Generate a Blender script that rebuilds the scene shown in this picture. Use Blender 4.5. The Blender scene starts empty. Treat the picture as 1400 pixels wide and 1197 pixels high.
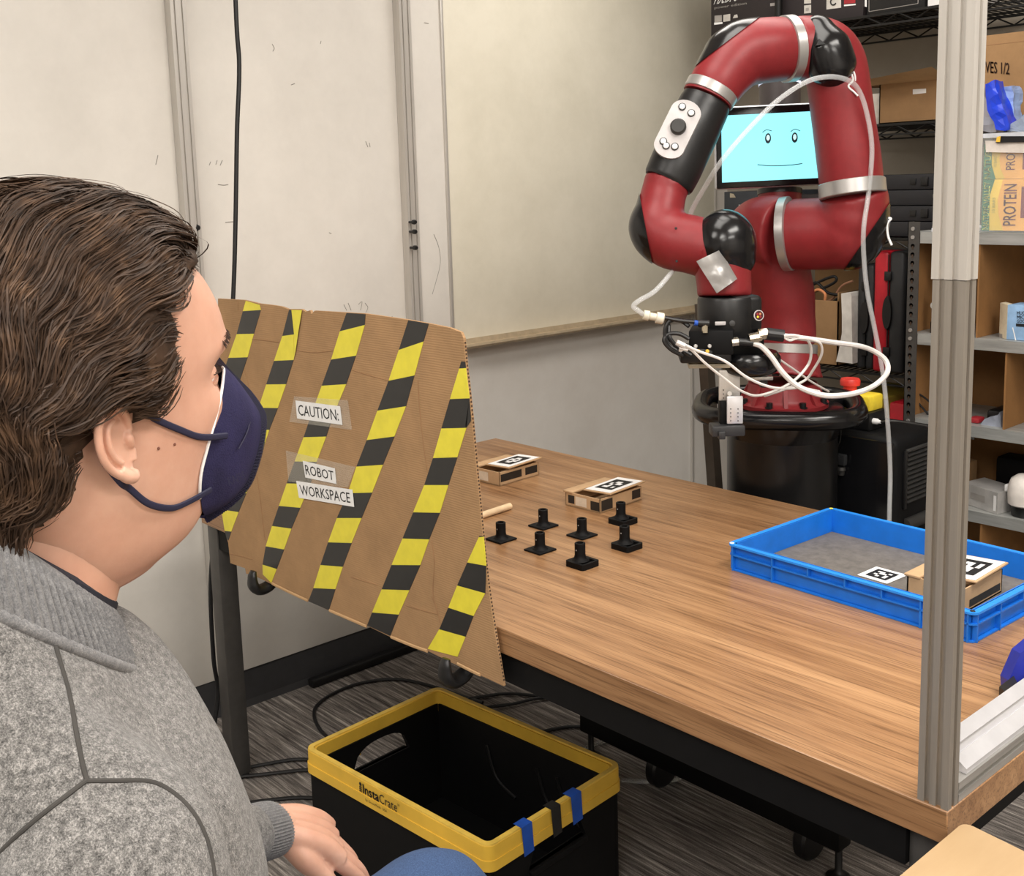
import bpy, bmesh, math, random
import numpy as np
from mathutils import Vector, Matrix, noise
random.seed(7); np.random.seed(7)
PI = math.pi
# ---------------------------------------------------------------- camera (solved from the photograph's straight lines)
FPX, CX, CY = 1535.95, 684.28, 491.79
RM = np.array([[0.665319, 0.74595551, -0.03001672], [0.09604339, -0.12539543, -0.98744704], [-0.74035552, 0.65408437, -0.15507206]])
CAM = np.array([0, 0, 1.5166])
sc = bpy.context.scene
COL = sc.collection
cd = bpy.data.cameras.new('camera'); cam = bpy.data.objects.new('camera', cd); COL.objects.link(cam)
cd.sensor_width = 36; cd.sensor_fit = 'HORIZONTAL'; cd.lens = FPX * 36 / 1400
cd.shift_x = (700 - CX) / 1400; cd.shift_y = (CY - 598.5) / 1400
cd.clip_start = 0.05; cd.clip_end = 60
m3 = Matrix([RM[0], -RM[1], -RM[2]]).transposed().to_4x4(); m3.translation = Vector(CAM)
cam.matrix_world = m3
sc.camera = cam
# ---------------------------------------------------------------- light
w = bpy.data.worlds.new('world'); sc.world = w; w.use_nodes = True
w.node_tree.nodes['Background'].inputs[0].default_value = (1, .97, .93, 1)
w.node_tree.nodes['Background'].inputs[1].default_value = 0.7
sc.view_settings.view_transform = 'Standard'; sc.view_settings.look = 'None'
sc.view_settings.gamma = 1; sc.view_settings.use_curve_mapping = False
sc.view_settings.exposure = 0.0
def area(x, y, sx, sy, power, z=2.66):
    l = bpy.data.lights.new('ceiling_light', 'AREA'); l.shape = 'RECTANGLE'; l.size = sx; l.size_y = sy
    l.energy = power; l.color = (1, .95, .885)
    o = bpy.data.objects.new('ceiling_light', l); COL.objects.link(o); o.location = (x, y, z)
for x, y, p in ((-1.5, 1.6, 18), (-.1, 1.75, 44), (-1.6, -.5, 26), (-.1, -.5, 46), (1.3, .6, 52), (1.2, -1.6, 42)):
    area(x, y, .6, 1.2, p)
area(-1.9, 2.7, 1.4, .5, 14)

# ---------------------------------------------------------------- pixel (1400x1197) -> world point
def ray(u, v):
    return RM.T @ np.array([(u - CX) / FPX, (v - CY) / FPX, 1.0])
def Zp(u, v, z): r = ray(u, v); return Vector(CAM + (z - CAM[2]) / r[2] * r)
def Xp(u, v, x): r = ray(u, v); return Vector(CAM + x / r[0] * r)
def A(u, v, y): r = ray(u, v); return Vector(CAM + y / r[1] * r)
def D(u, v, d): return Vector(CAM + d * ray(u, v))
FWD, RGT, DWN = Vector(RM[2]), Vector(RM[0]), Vector(RM[1])

# ---------------------------------------------------------------- materials
def lin(c):
    return tuple((x / 12.92 if x <= .04045 else ((x + .055) / 1.055) ** 2.4) for x in [k / 255 for k in c[:3]]) + (1,)
def new_mat(name):
    m = bpy.data.materials.new(name); m.use_nodes = True
    nt = m.node_tree; return m, nt, nt.nodes['Principled BSDF']
def N(nt, kind, **kw):
    n = nt.nodes.new(kind)
    for k, v in kw.items():
        if k.startswith('i_'): n.inputs[k[2:].replace('_', ' ')].default_value = v
        else: setattr(n, k, v)
    return n
def coords(nt, scale=(1, 1, 1), src='Object', rot=(0, 0, 0)):
    tc = N(nt, 'ShaderNodeTexCoord'); mp = N(nt, 'ShaderNodeMapping')
    mp.inputs['Scale'].default_value = scale; mp.inputs['Rotation'].default_value = rot
    nt.links.new(tc.outputs[src], mp.inputs[0]); return mp.outputs[0]
def ramp(nt, fac, stops):
    r = N(nt, 'ShaderNodeValToRGB'); e = r.color_ramp.elements
    while len(e) < len(stops): e.new(.5)
    for q, (p, c) in zip(e, stops): q.position = p; q.color = lin(c)
    nt.links.new(fac, r.inputs[0]); return r.outputs[0]
def bump(nt, b, h, s=.3, d=.002):
    n = N(nt, 'ShaderNodeBump'); n.inputs['Strength'].default_value = s; n.inputs['Distance'].default_value = d
    nt.links.new(h, n.inputs['Height']); nt.links.new(n.outputs[0], b.inputs['Normal']); return n
def noise_t(nt, vec, sc_, det=4, rough=.55):
    n = N(nt, 'ShaderNodeTexNoise'); n.inputs['Scale'].default_value = sc_; n.inputs['Detail'].default_value = det; n.inputs['Roughness'].default_value = rough
    nt.links.new(vec, n.inputs['Vector']); return n.outputs['Fac']
MC = {}
def mat(name, c, rough=.5, metal=0.0, var=.06, nscale=30, spec=.5, bmp=0, emit=0, alpha=1, coat=0, trans=0, ior=1.45):
    """plain procedural material: base colour with a fine mottling"""
    if name in MC: return MC[name]
    m, nt, b = new_mat(name)
    v = coords(nt); f = noise_t(nt, v, nscale)
    lo = tuple(max(0, k * (1 - var)) for k in c); hi = tuple(min(255, k * (1 + var)) for k in c)
    nt.links.new(ramp(nt, f, [(.3, lo), (.7, hi)]), b.inputs['Base Color'])
    b.inputs['Roughness'].default_value = rough; b.inputs['Metallic'].default_value = metal
    b.inputs['Specular IOR Level'].default_value = spec; b.inputs['IOR'].default_value = ior
    b.inputs['Coat Weight'].default_value = coat; b.inputs['Alpha'].default_value = alpha
    b.inputs['Transmission Weight'].default_value = trans
    if bmp: bump(nt, b, noise_t(nt, v, nscale * 4), bmp, .001)
    if emit:
        b.inputs['Emission Color'].default_value = lin(c); b.inputs['Emission Strength'].default_value = emit
    MC[name] = m; return m
def stretched(name, axis_scale, stops, rough=.5, sc_=1, bmp=.05, det=6, metal=0, extra=None, spec=.5):
    m, nt, b = new_mat(name); v = coords(nt, axis_scale)
    f = noise_t(nt, v, sc_, det, .62)
    nt.links.new(ramp(nt, f, stops), b.inputs['Base Color'])
    b.inputs['Roughness'].default_value = rough; b.inputs['Metallic'].default_value = metal
    b.inputs['Specular IOR Level'].default_value = spec
    if bmp: bump(nt, b, f, bmp, .001)
    return m
def wood_table():
    m, nt, b = new_mat('walnut_laminate')
    v = coords(nt, (1.1, 24, 24)); f = noise_t(nt, v, 2.2, 8, .6)
    c1 = ramp(nt, f, [(.22, (136, 102, 72)), (.42, (160, 123, 88)), (.58, (178, 140, 102)), (.8, (194, 156, 116))])
    v2 = coords(nt, (.55, 5, 5)); f2 = noise_t(nt, v2, 2.0, 4, .6)
    c2 = ramp(nt, f2, [(.3, (200, 186, 172)), (.7, (255, 252, 248))])
    mx = N(nt, 'ShaderNodeMix', data_type='RGBA', blend_type='MULTIPLY'); mx.inputs[0].default_value = .85
    nt.links.new(c1, mx.inputs[6]); nt.links.new(c2, mx.inputs[7])
    v3 = coords(nt, (3, 160, 160)); f3 = noise_t(nt, v3, 2.0, 3, .6)
    c3 = ramp(nt, f3, [(.36, (150, 138, 128)), (.5, (255, 255, 255))])
    mx2 = N(nt, 'ShaderNodeMix', data_type='RGBA', blend_type='MULTIPLY'); mx2.inputs[0].default_value = .6
    nt.links.new(mx.outputs[2], mx2.inputs[6]); nt.links.new(c3, mx2.inputs[7])
    nt.links.new(mx2.outputs[2], b.inputs['Base Color'])
    b.inputs['Roughness'].default_value = .3; b.inputs['Specular IOR Level'].default_value = .42
    bump(nt, b, f3, .05, .0005)
    return m
def carpet():
    m, nt, b = new_mat('striped_carpet')
    v = coords(nt, (1.6, 38, 1)); f = noise_t(nt, v, 3.0, 7, .7)
    c = ramp(nt, f, [(.33, (70, 66, 64)), (.46, (124, 118, 114)), (.55, (162, 155, 149)), (.66, (222, 214, 205))])
    v2 = coords(nt, (1, 1, 1)); f2 = noise_t(nt, v2, 420, 2, .7)
    c2 = ramp(nt, f2, [(.3, (150, 150, 150)), (.7, (255, 255, 255))])
    mx = N(nt, 'ShaderNodeMix', data_type='RGBA', blend_type='MULTIPLY'); mx.inputs[0].default_value = .7
    nt.links.new(c, mx.inputs[6]); nt.links.new(c2, mx.inputs[7]); nt.links.new(mx.outputs[2], b.inputs['Base Color'])
    b.inputs['Roughness'].default_value = .95; b.inputs['Specular IOR Level'].default_value = .1
    bump(nt, b, f2, .6, .003); return m
def board_white(name, base, dirt, rough):
    m, nt, b = new_mat(name); v = coords(nt, (1, 1, 1))
    f = noise_t(nt, v, 3.2, 6, .7)
    nt.links.new(ramp(nt, f, [(.3, dirt), (.62, base)]), b.inputs['Base Color'])
    b.inputs['Roughness'].default_value = rough; b.inputs['Specular IOR Level'].default_value = .35
    bump(nt, b, noise_t(nt, v, 60, 3), .03, .001); return m
def cardboard(name='cardboard', c=(172, 136, 98), flute=0, axis='Z'):
    if name in MC: return MC[name]
    m, nt, b = new_mat(name); v = coords(nt)
    f = noise_t(nt, v, 9, 8, .7)
    lo = tuple(k * .93 for k in c); hi = tuple(min(255, k * 1.05) for k in c)
    nt.links.new(ramp(nt, f, [(.3, lo), (.7, hi)]), b.inputs['Base Color'])
    b.inputs['Roughness'].default_value = .85; b.inputs['Specular IOR Level'].default_value = .15
    if flute:
        wv = N(nt, 'ShaderNodeTexWave'); wv.bands_direction = axis; wv.inputs['Scale'].default_value = flute; wv.inputs['Distortion'].default_value = 1.5; wv.inputs['Detail'].default_value = 2
        nt.links.new(v, wv.inputs['Vector']); bump(nt, b, wv.outputs['Fac'], .2, .0015)
    MC[name] = m; return m

M_WOOD = wood_table(); M_CARPET = carpet()
M_BOARD = board_white('glossy_white_panel', (220, 216, 209), (209, 205, 198), .4)
M_CREAM = board_white('cream_whiteboard', (224, 219, 203), (212, 207, 190), .32)
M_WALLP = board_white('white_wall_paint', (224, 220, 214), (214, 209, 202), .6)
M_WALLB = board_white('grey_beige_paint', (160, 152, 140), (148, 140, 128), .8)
M_BLK = mat('black_plastic', (22, 22, 23), .38, var=.1)
M_BLKM = mat('black_matte', (13, 13, 14), .6, var=.1, spec=.2)
M_BLKG = mat('black_gloss', (16, 16, 18), .2, var=.1)
M_DGREY = mat('dark_grey_steel', (74, 72, 70), .42, .3)
M_ALU = stretched('brushed_aluminium', (60, 60, 2), [(.3, (192, 188, 182)), (.7, (202, 198, 192))], .36, 2, .02, metal=.4)
M_ALUH = stretched('brushed_aluminium_rail', (60, 2, 60), [(.3, (186, 184, 180)), (.7, (222, 220, 216))], .3, 2, .04, metal=.8)
M_GALV = stretched('galvanised_shelf', (3, 30, 30), [(.3, (150, 152, 150)), (.7, (186, 188, 186))], .42, 2, .03, metal=.45)
M_RED = mat('robot_red', (126, 36, 40), .42, var=.03, bmp=.06, nscale=60, spec=.4)
M_SILV = mat('satin_silver_band', (176, 174, 172), .35, .7, var=.02)
M_CARD = cardboard('cardboard', (150, 118, 84)); M_CARDF = cardboard('corrugated_cardboard', (164, 131, 96), 70, 'Z')
M_YEL = mat('hazard_yellow', (226, 214, 62), .4, var=.03); M_HBLK = mat('hazard_black', (36, 36, 36), .35, var=.08)
M_WHITE = mat('paper_white', (232, 232, 232), .7, var=.02)
M_INK = mat('ink_black', (20, 20, 22), .6)
M_BLUE = mat('blue_tray_plastic', (24, 112, 212), .42, var=.04)
M_RIMY = mat('crate_yellow', (222, 180, 66), .45, var=.06, nscale=8)
M_CLEAR = mat('clear_tape', (235, 230, 215), .12, alpha=.13)
M_SKIN = None

# ---------------------------------------------------------------- mesh helpers
class MB:
    def __init__(s): s.v = []; s.f = []; s.mi = []
    def add(s, vs, fs, mi=0):
        o = len(s.v); s.v += [tuple(p) for p in vs]; s.f += [tuple(i + o for i in f) for f in fs]; s.mi += [mi] * len(fs); return s
    def box(s, a, b, mi=0, M=None):
        x0, y0, z0 = a; x1, y1, z1 = b
        vs = [Vector(p) for p in ((x0, y0, z0), (x1, y0, z0), (x1, y1, z0), (x0, y1, z0), (x0, y0, z1), (x1, y0, z1), (x1, y1, z1), (x0, y1, z1))]
        if M is not None: vs = [M @ p for p in vs]
        return s.add(vs, [(0, 3, 2, 1), (4, 5, 6, 7), (0, 1, 5, 4), (1, 2, 6, 5), (2, 3, 7, 6), (3, 0, 4, 7)], mi)
    def bbox(s, a, b, r=.003, mi=0, M=None, seg=2):
        """box with bevelled edges"""
        bm = bmesh.new(); c = [(a[i] + b[i]) / 2 for i in range(3)]; d = [abs(b[i] - a[i]) for i in range(3)]
        bmesh.ops.create_cube(bm, size=1, matrix=Matrix.Translation(c) @ Matrix.Diagonal((*d, 1)))
        bmesh.ops.bevel(bm, geom=list(bm.edges), offset=min(r, min(d) * .45), segments=seg, profile=.5, affect='EDGES')
        bm.verts.ensure_lookup_table()
        vs = [(M @ v.co) if M is not None else v.co.copy() for v in bm.verts]
        s.add(vs, [[v.index for v in f.verts] for f in bm.faces], mi); bm.free(); return s
    def prism(s, pts, off, mi=0):
        n = len(pts); off = Vector(off); P = [Vector(p) for p in pts]
        vs = P + [p + off for p in P]
        return s.add(vs, [tuple(range(n))[::-1], tuple(range(n, 2 * n))] + [(i, (i + 1) % n, (i + 1) % n + n, i + n) for i in range(n)], mi)
    def quad(s, a, b, c, d, mi=0): return s.add([a, b, c, d], [(0, 1, 2, 3)], mi)
    def lathe(s, c, prof, n=24, mi=0, M=None, axis='Z'):
        vs = []; fs = []; k = len(prof)
        for i in range(n):
            t = 2 * PI * i / n
            for r, z in prof:
                p = Vector((r * math.cos(t), r * math.sin(t), z))
                if axis == 'X': p = Vector((z, p.x, p.y))
                if axis == 'Y': p = Vector((p.y, z, p.x))
                if M is not None: p = M @ p
                vs.append(Vector(c) + p)
        for i in range(n):
            j = (i + 1) % n
            for q in range(k - 1): fs.append((i * k + q, j * k + q, j * k + q + 1, i * k + q + 1))
        if prof[0][0] > 1e-6: fs.append(tuple(i * k for i in range(n))[::-1])
        if prof[-1][0] > 1e-6: fs.append(tuple(i * k + k - 1 for i in range(n)))
        return s.add(vs, fs, mi)
    def tube(s, pts, rad, n=10, mi=0, res=0, closed=False, flat=None, ref=None):
        P = [Vector(p) for p in pts]
        R_ = list(rad) if hasattr(rad, '__len__') else [rad] * len(P)
        if res: P, R_ = catmull(P, R_, res, closed)
        m = len(P); T = []
        for i in range(m):
            a = P[(i - 1) % m] if closed else P[max(i - 1, 0)]; b = P[(i + 1) % m] if closed else P[min(i + 1, m - 1)]
            t = (b - a); T.append(t.normalized() if t.length > 1e-9 else Vector((0, 0, 1)))
        u = Vector(ref) if ref is not None else (Vector((0, 0, 1)) if abs(T[0].z) < .9 else Vector((1, 0, 0)))
        vs = []; fs = []
        for i in range(m):
            u = (u - T[i] * u.dot(T[i])).normalized(); w_ = T[i].cross(u)
            for k in range(n):
                t = 2 * PI * k / n
                fx = R_[i]; fy = R_[i] * (flat if flat else 1)
                vs.append(P[i] + u * (math.cos(t) * fx) + w_ * (math.sin(t) * fy))
        for i in range(m if closed else m - 1):
            j = (i + 1) % m
            for k in range(n): q = (k + 1) % n; fs.append((i * n + k, i * n + q, j * n + q, j * n + k))
        if not closed: fs.append(tuple(range(n))[::-1]); fs.append(tuple((m - 1) * n + k for k in range(n)))
        return s.add(vs, fs, mi)
    def ell(s, c, r, mi=0, M=None, n=24, m=14):
        vs = []; fs = []
        for i in range(m + 1):
            p = PI * i / m
            for k in range(n):
                t = 2 * PI * k / n; q = Vector((r[0] * math.sin(p) * math.cos(t), r[1] * math.sin(p) * math.sin(t), r[2] * math.cos(p)))
                if M is not None: q = M @ q
                vs.append(Vector(c) + q)
        for i in range(m):
            for k in range(n): q = (k + 1) % n; fs.append((i * n + k, (i + 1) * n + k, (i + 1) * n + q, i * n + q))
        return s.add(vs, fs, mi)
    def mesh(s, name):
        me = bpy.data.meshes.new(name); me.from_pydata(s.v, [], s.f)
        me.polygons.foreach_set('material_index', s.mi); me.update(); me.validate(); return me
    def build(s, name, mats, parent=None, smooth=True, angle=40, **tg):
        me = s.mesh(name)
        bm = bmesh.new(); bm.from_mesh(me); bmesh.ops.remove_doubles(bm, verts=bm.verts, dist=1e-6); bmesh.ops.recalc_face_normals(bm, faces=bm.faces); bm.to_mesh(me); bm.free()
        return obj(name, me, mats, parent, smooth, angle, **tg)
def catmull(P, R_, res, closed=False):
    m = len(P); o = []; r = []
    for i in range(m if closed else m - 1):
        g = lambda k: P[k % m] if closed else P[min(max(k, 0), m - 1)]
        a, b, c, d = g(i - 1), g(i), g(i + 1), g(i + 2)
        for j in range(res):
            t = j / res
            o.append(.5 * ((2 * b) + (c - a) * t + (2 * a - 5 * b + 4 * c - d) * t * t + (3 * b - a - 3 * c + d) * t ** 3))
            r1 = R_[i % m]; r2 = R_[(i + 1) % m]; tt = t * t * (3 - 2 * t); r.append(r1 + (r2 - r1) * tt)
    if not closed: o.append(P[-1]); r.append(R_[-1])
    return o, r
def obj(name, me, mats, parent=None, smooth=True, angle=40, **tg):
    if not isinstance(mats, (list, tuple)): mats = [mats]
    for m_ in mats: me.materials.append(m_)
    if smooth:
        me.polygons.foreach_set('use_smooth', [True] * len(me.polygons))
        try: me.set_sharp_from_angle(angle=math.radians(angle))
        except Exception: pass
    o = bpy.data.objects.new(name, me); COL.objects.link(o)
    if parent is not None:
        o.parent = parent; o.matrix_parent_inverse = world_of(parent).inverted()
    for k, v in tg.items(): o[k] = v
    return o
def world_of(o):
    M = Matrix.Translation(o.location) @ o.rotation_euler.to_matrix().to_4x4()
    return (world_of(o.parent) @ o.matrix_parent_inverse @ M) if o.parent else M
def thing(name, label, cat, loc=(0, 0, 0), rz=0, group=None):
    o = bpy.data.objects.new(name, None); COL.objects.link(o); o.location = loc; o.rotation_euler = (0, 0, rz); o.empty_display_size = .05
    o['label'] = label; o['category'] = cat
    if group: o['group'] = group
    return o
def dup(root, loc=None, rz=None, label=None):
    def cp(o, parent=None):
        c = o.copy(); COL.objects.link(c)
        if parent is not None: mi = o.matrix_parent_inverse.copy(); c.parent = parent; c.matrix_parent_inverse = mi
        for ch in [k for k in bpy.data.objects if k.parent == o]: cp(ch, c)
        return c
    r = cp(root)
    if loc is not None: r.location = loc
    if rz is not None: r.rotation_euler = (0, 0, rz)
    if label: r['label'] = label
    return r
def fused_mesh(mb, voxel, smooth=6, fac=.5, disp=None):
    me = mb.mesh('tmp'); o = bpy.data.objects.new('tmp', me); COL.objects.link(o)
    r = o.modifiers.new('r', 'REMESH'); r.mode = 'VOXEL'; r.voxel_size = voxel; r.use_smooth_shade = True
    if smooth: s = o.modifiers.new('s', 'SMOOTH'); s.iterations = smooth; s.factor = fac
    dg = bpy.context.evaluated_depsgraph_get(); dg.update()
    out = bpy.data.meshes.new_from_object(o.evaluated_get(dg)); bpy.data.objects.remove(o); bpy.data.meshes.remove(me)
    out.materials.clear(); return out
def bisect(me, planes, offset=0.0):
    """copy of a mesh kept only on the positive side of every (point, normal), pushed out along its normals"""
    bm = bmesh.new(); bm.from_mesh(me); bm.normal_update()
    if offset:
        mv = [(v, v.normal.copy()) for v in bm.verts]
        for v, n in mv: v.co += n * offset
    for p, n in planes:
        g = list(bm.verts) + list(bm.edges) + list(bm.faces)
        bmesh.ops.bisect_plane(bm, geom=g, plane_co=p, plane_no=n, clear_inner=True)
        ed = [e for e in bm.edges if e.is_boundary]
        if ed:
            try: bmesh.ops.holes_fill(bm, edges=ed)
            except Exception: pass
    out = bpy.data.meshes.new('cut'); bm.to_mesh(out); bm.free(); return out
def img_plane(a, b, keep, d):
    """plane through the two pixel rays a, b; positive side holds pixel keep"""
    pa, pb = D(*a, d), D(*b, d); n = (pb - pa).cross(D((a[0] + b[0]) / 2, (a[1] + b[1]) / 2, d) - Vector(CAM)).normalized()
    if n.dot(D(*keep, d) - pa) < 0: n = -n
    return pa, n
_fonts = {}
def text_mesh(txt):
    cu = bpy.data.curves.new('t', 'FONT'); cu.body = txt; cu.size = 1; cu.resolution_u = 2
    o = bpy.data.objects.new('t', cu); COL.objects.link(o)
    dg = bpy.context.evaluated_depsgraph_get(); dg.update()
    me = bpy.data.meshes.new_from_object(o.evaluated_get(dg)); bpy.data.objects.remove(o)
    v = [tuple(p.co) for p in me.vertices]; f = [tuple(p.vertices) for p in me.polygons]; return v, f
def text_add(mb, txt, bl, br, tr, tl, mi=0, mx=.06, my=.15, lift=.0006, shear=0, weight=0):
    """letters mapped onto a quad and lifted off it by a hair"""
    v, f = text_mesh(txt); xs = [p[0] for p in v]; ys = [p[1] for p in v]
    x0, x1, y0, y1 = min(xs), max(xs), min(ys), max(ys)
    bl, br, tr, tl = map(Vector, (bl, br, tr, tl)); n = (br - bl).cross(tl - bl).normalized() * lift
    def put(dx=0, dy=0):
        out = []
        for p in v:
            s = mx + (1 - 2 * mx) * ((p[0] - x0) / (x1 - x0)) + dx; t = my + (1 - 2 * my) * ((p[1] - y0) / (y1 - y0)) + dy
            s += shear * (t - .5)
            out.append((bl * (1 - s) + br * s) * (1 - t) + (tl * (1 - s) + tr * s) * t + n)
        mb.add(out, f, mi)
    put()
    if weight: put(weight, 0); put(0, weight * 2)
    return mb
def struct(name, mb, m, parent=None, **k):
    o = mb.build(name, m, parent, smooth=False, **k)
    if parent is None: o['kind'] = 'structure'
    return o

# ================================================================ SETTING
YB = 3.85; XW = -2.9
struct('floor', MB().box((XW - .1, -3, -.05), (2.5, YB + .1, 0)), M_CARPET)
struct('ceiling', MB().box((XW - .1, -3, 2.7), (2.5, YB + .1, 2.8)), mat('ceiling_white', (225, 222, 215), .9))
struct('wall_left', MB().box((XW - .12, -3, 0), (XW, YB, 2.7)), M_WALLP)
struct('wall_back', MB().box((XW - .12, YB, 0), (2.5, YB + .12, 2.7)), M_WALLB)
struct('wall_right', MB().box((2.4, -3, 0), (2.5, YB, 2.7)), M_WALLP)
struct('wall_front', MB().box((XW - .12, -3.1, 0), (2.5, -3, 2.7)), M_WALLP)
bb = MB(); bb.prism([(XW, -3, 0), (XW + .022, -3, 0), (XW + .016, -3, .02), (XW + .01, -3, .105), (XW + .006, -3, .11), (XW, -3, .11)], (0, YB + 3, 0))
struct('baseboard_left', bb, mat('black_rubber_base', (56, 56, 58), .5, var=.05))
bb = MB(); bb.prism([(2.4, YB, 0), (2.4, YB - .022, 0), (2.4, YB - .01, .105), (2.4, YB, .11)], (XW - 2.4 + .03, 0, 0))
struct('baseboard_back', bb, MC['black_rubber_base'])

t = thing('white_wall_panel', 'tall glossy white wall panel sheets with faint marker smudges, behind the metal posts', 'panel', (XW + .006, 0, 1.4))
for a, b in ((-2.0, .2), (.204, 1.417), (1.421, 2.163), (2.167, 2.335)):
    MB().bbox((XW + .001, a, .112), (XW + .014, b, 2.62), .002).build('panel', M_BOARD, t)
sm = MB()
def squig(mb, pts, x, r=.0011):
    mb.tube([Xp(u, v, x) for u, v in pts], r, 4, res=3)
for p in ([(213, 225), (216, 212)], [(286, 226), (288, 221)], [(295, 225), (297, 219)], [(301, 226), (304, 219)], [(372, 60), (375, 66), (373, 70)], [(398, 116), (403, 114)], [(500, 193), (503, 201)], [(505, 195), (506, 201)], [(298, 252), (306, 253), (312, 252)], [(308, 304), (318, 303), (323, 304)], [(474, 424), (470, 416)], [(480, 424), (476, 414)], [(490, 416), (495, 412), (493, 424)], [(499, 414), (503, 420), (500, 427)], [(536, 432), (537, 436)],
          [(593, 320), (600, 338), (602, 360), (596, 385), (591, 402)], [(580, 31), (586, 32)], [(450, 318), (453, 319)], [(438, 60), (439, 56)]):
    squig(sm, p, XW + .0145)
sm.build('marker_smudge', mat('faded_marker', (150, 146, 140), .7), t)

# whiteboard with its tan pen tray, right of the seam
y0, y1, z0 = 2.345, 3.74, .99
t = thing('whiteboard', 'cream whiteboard on the wall behind the robot with an aluminium pen tray', 'whiteboard', (XW, y0, z0))
MB().bbox((XW + .002, y0, z0), (XW + .016, y1, 2.5), .002).build('writing_surface', M_CREAM, t)
MB().bbox((XW + .001, y0 - .012, z0 - .03), (XW + .022, y0, 2.52), .003).build('frame', M_ALU, t)
MB().bbox((XW + .001, y1, z0 - .03), (XW + .022, y1 + .012, 2.52), .003).build('frame', M_ALU, t)
tr = MB(); tr.prism([(XW + .002, y0, z0 - .012), (XW + .002, y0, z0 + .012), (XW + .02, y0, z0 + .014), (XW + .026, y0, z0 - .002), (XW + .07, y0, z0 - .004), (XW + .076, y0, z0 + .003), (XW + .079, y0, z0 - .004), (XW + .072, y0, z0 - .012)], (0, y1 - y0, 0))
tr.build('pen_tray', mat('anodised_tray', (196, 178, 150), .35, .4), t, smooth=False)
t2 = struct('trim_1', MB().bbox((XW + .001, 3.6, .112), (XW + .012, 3.612, .975), .002), M_ALU)

# wall posts
def wall_post(y, bolts, label):
    t = thing('wall_post', label, 'post', (XW + .015, y, .11), group='slotted aluminium posts on the panelled wall')
    m = MB()
    pr = [(0, 0), (.032, 0), (.032, .009), (.026, .009), (.026, .014), (.032, .014), (.032, .030), (.026, .030), (.026, .035), (.032, .035), (.032, .044), (0, .044)]
    m.prism([(XW + .015 + a, y + b, .113) for a, b in pr], (0, 0, 2.5)); m.build('rail', M_ALU, t, smooth=False)
    for z in bolts:
        m = MB(); m.lathe((XW + .047, y + .005, z), [(.004, 0), (.004, .02), (.0075, .02), (.0075, .03), (.005, .034)], 12, axis='X'); m.build('bolt', M_BLK, t)
wall_post(1.40, (), 'aluminium wall post right above the seated person, left of the hanging black cable')
wall_post(2.150, (1.405, 1.375, 1.325), 'aluminium wall post behind the sign with three black bolts')
m = MB(); c = Xp(267, 311, XW + .03); m.lathe((XW + .015, c.y, c.z), [(.004, 0), (.004, .02), (.009, .02), (.009, .03), (.005, .034)], 12, axis='X')
o = m.build('panel_bolt', M_BLK); o['label'] = 'single black bolt on the white panel beside the left post'; o['category'] = 'bolt'

def cable(name, pts, r, m, label, cat='cable', n=8, res=8, group=None, **k):
    o = MB().tube(pts, r, n, res=res).build(name, m); o['label'] = label; o['category'] = cat
    if group: o['group'] = group
    return o
M_CAB = mat('black_cable', (20, 20, 22), .45)
xc = -2.72
cable('hanging_cable', [Vector((xc, Xp(322, -200, xc).y, 2.69)), Xp(322, 0, xc), Xp(327, 90, xc), Xp(324, 180, xc), Xp(322, 300, xc), Xp(319, 400, xc), Xp(310, 560, xc), Xp(296, 700, xc), Xp(288, 800, xc), Xp(292, 900, xc), Xp(298, 950, xc), Zp(285, 1030, .01), Zp(270, 1060, .008)], .0062, M_CAB, 'long black cable hanging down the white panel to the floor')
o = MB().bbox((XW + .03, 1.70, 0.001), (XW + .06, 2.75, .028), .006).build('cable_raceway', M_BLK); o['label'] = 'black cable raceway strip on the carpet along the wall'; o['category'] = 'raceway'

# ================================================================ WORK TABLE
TX0, TX1, TY0, TY1, TZ = -2.575, -.605, 1.247, 2.245, .735
T = thing('work_table', 'large walnut laminate work table with dark steel legs', 'table', ((TX0 + TX1) / 2, (TY0 + TY1) / 2, 0))
MB().bbox((TX0, TY0, TZ - .046), (TX1, TY1, TZ), .0015, seg=1).build('tabletop', M_WOOD, T)
ap = MB(); zt = TZ - .046; za = zt - .058
ap.box((TX0 + .03, TY0 + .012, za), (TX1 - .06, TY0 + .05, zt)); ap.box((TX0 + .03, TY1 - .05, za), (TX1 - .06, TY1 - .012, zt))
ap.box((TX0 + .012, TY0 + .03, za), (TX0 + .05, TY1 - .03, zt)); ap.box((TX1 - .06, TY0 + .03, za), (TX1 - .03, TY1 - .03, zt))
ap.box((-1.9, TY0 + .05, za + .01), (-1.85, TY1 - .05, zt)); ap.build('frame', M_BLKM, T, smooth=False)
for x, y in ((TX0 + .012, TY0 + .008), (TX0 + .012, TY1 - .058), (TX1 - .06, TY0 + .02), (TX1 - .06, TY1 - .07)):
    l = MB().bbox((x, y, .012), (x + .05, y + .05, zt), .003).build('leg', M_DGREY, T)
    MB().bbox((x + .004, y + .004, 0), (x + .046, y + .046, .013), .002).build('foot', M_BLK, l)

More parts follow.
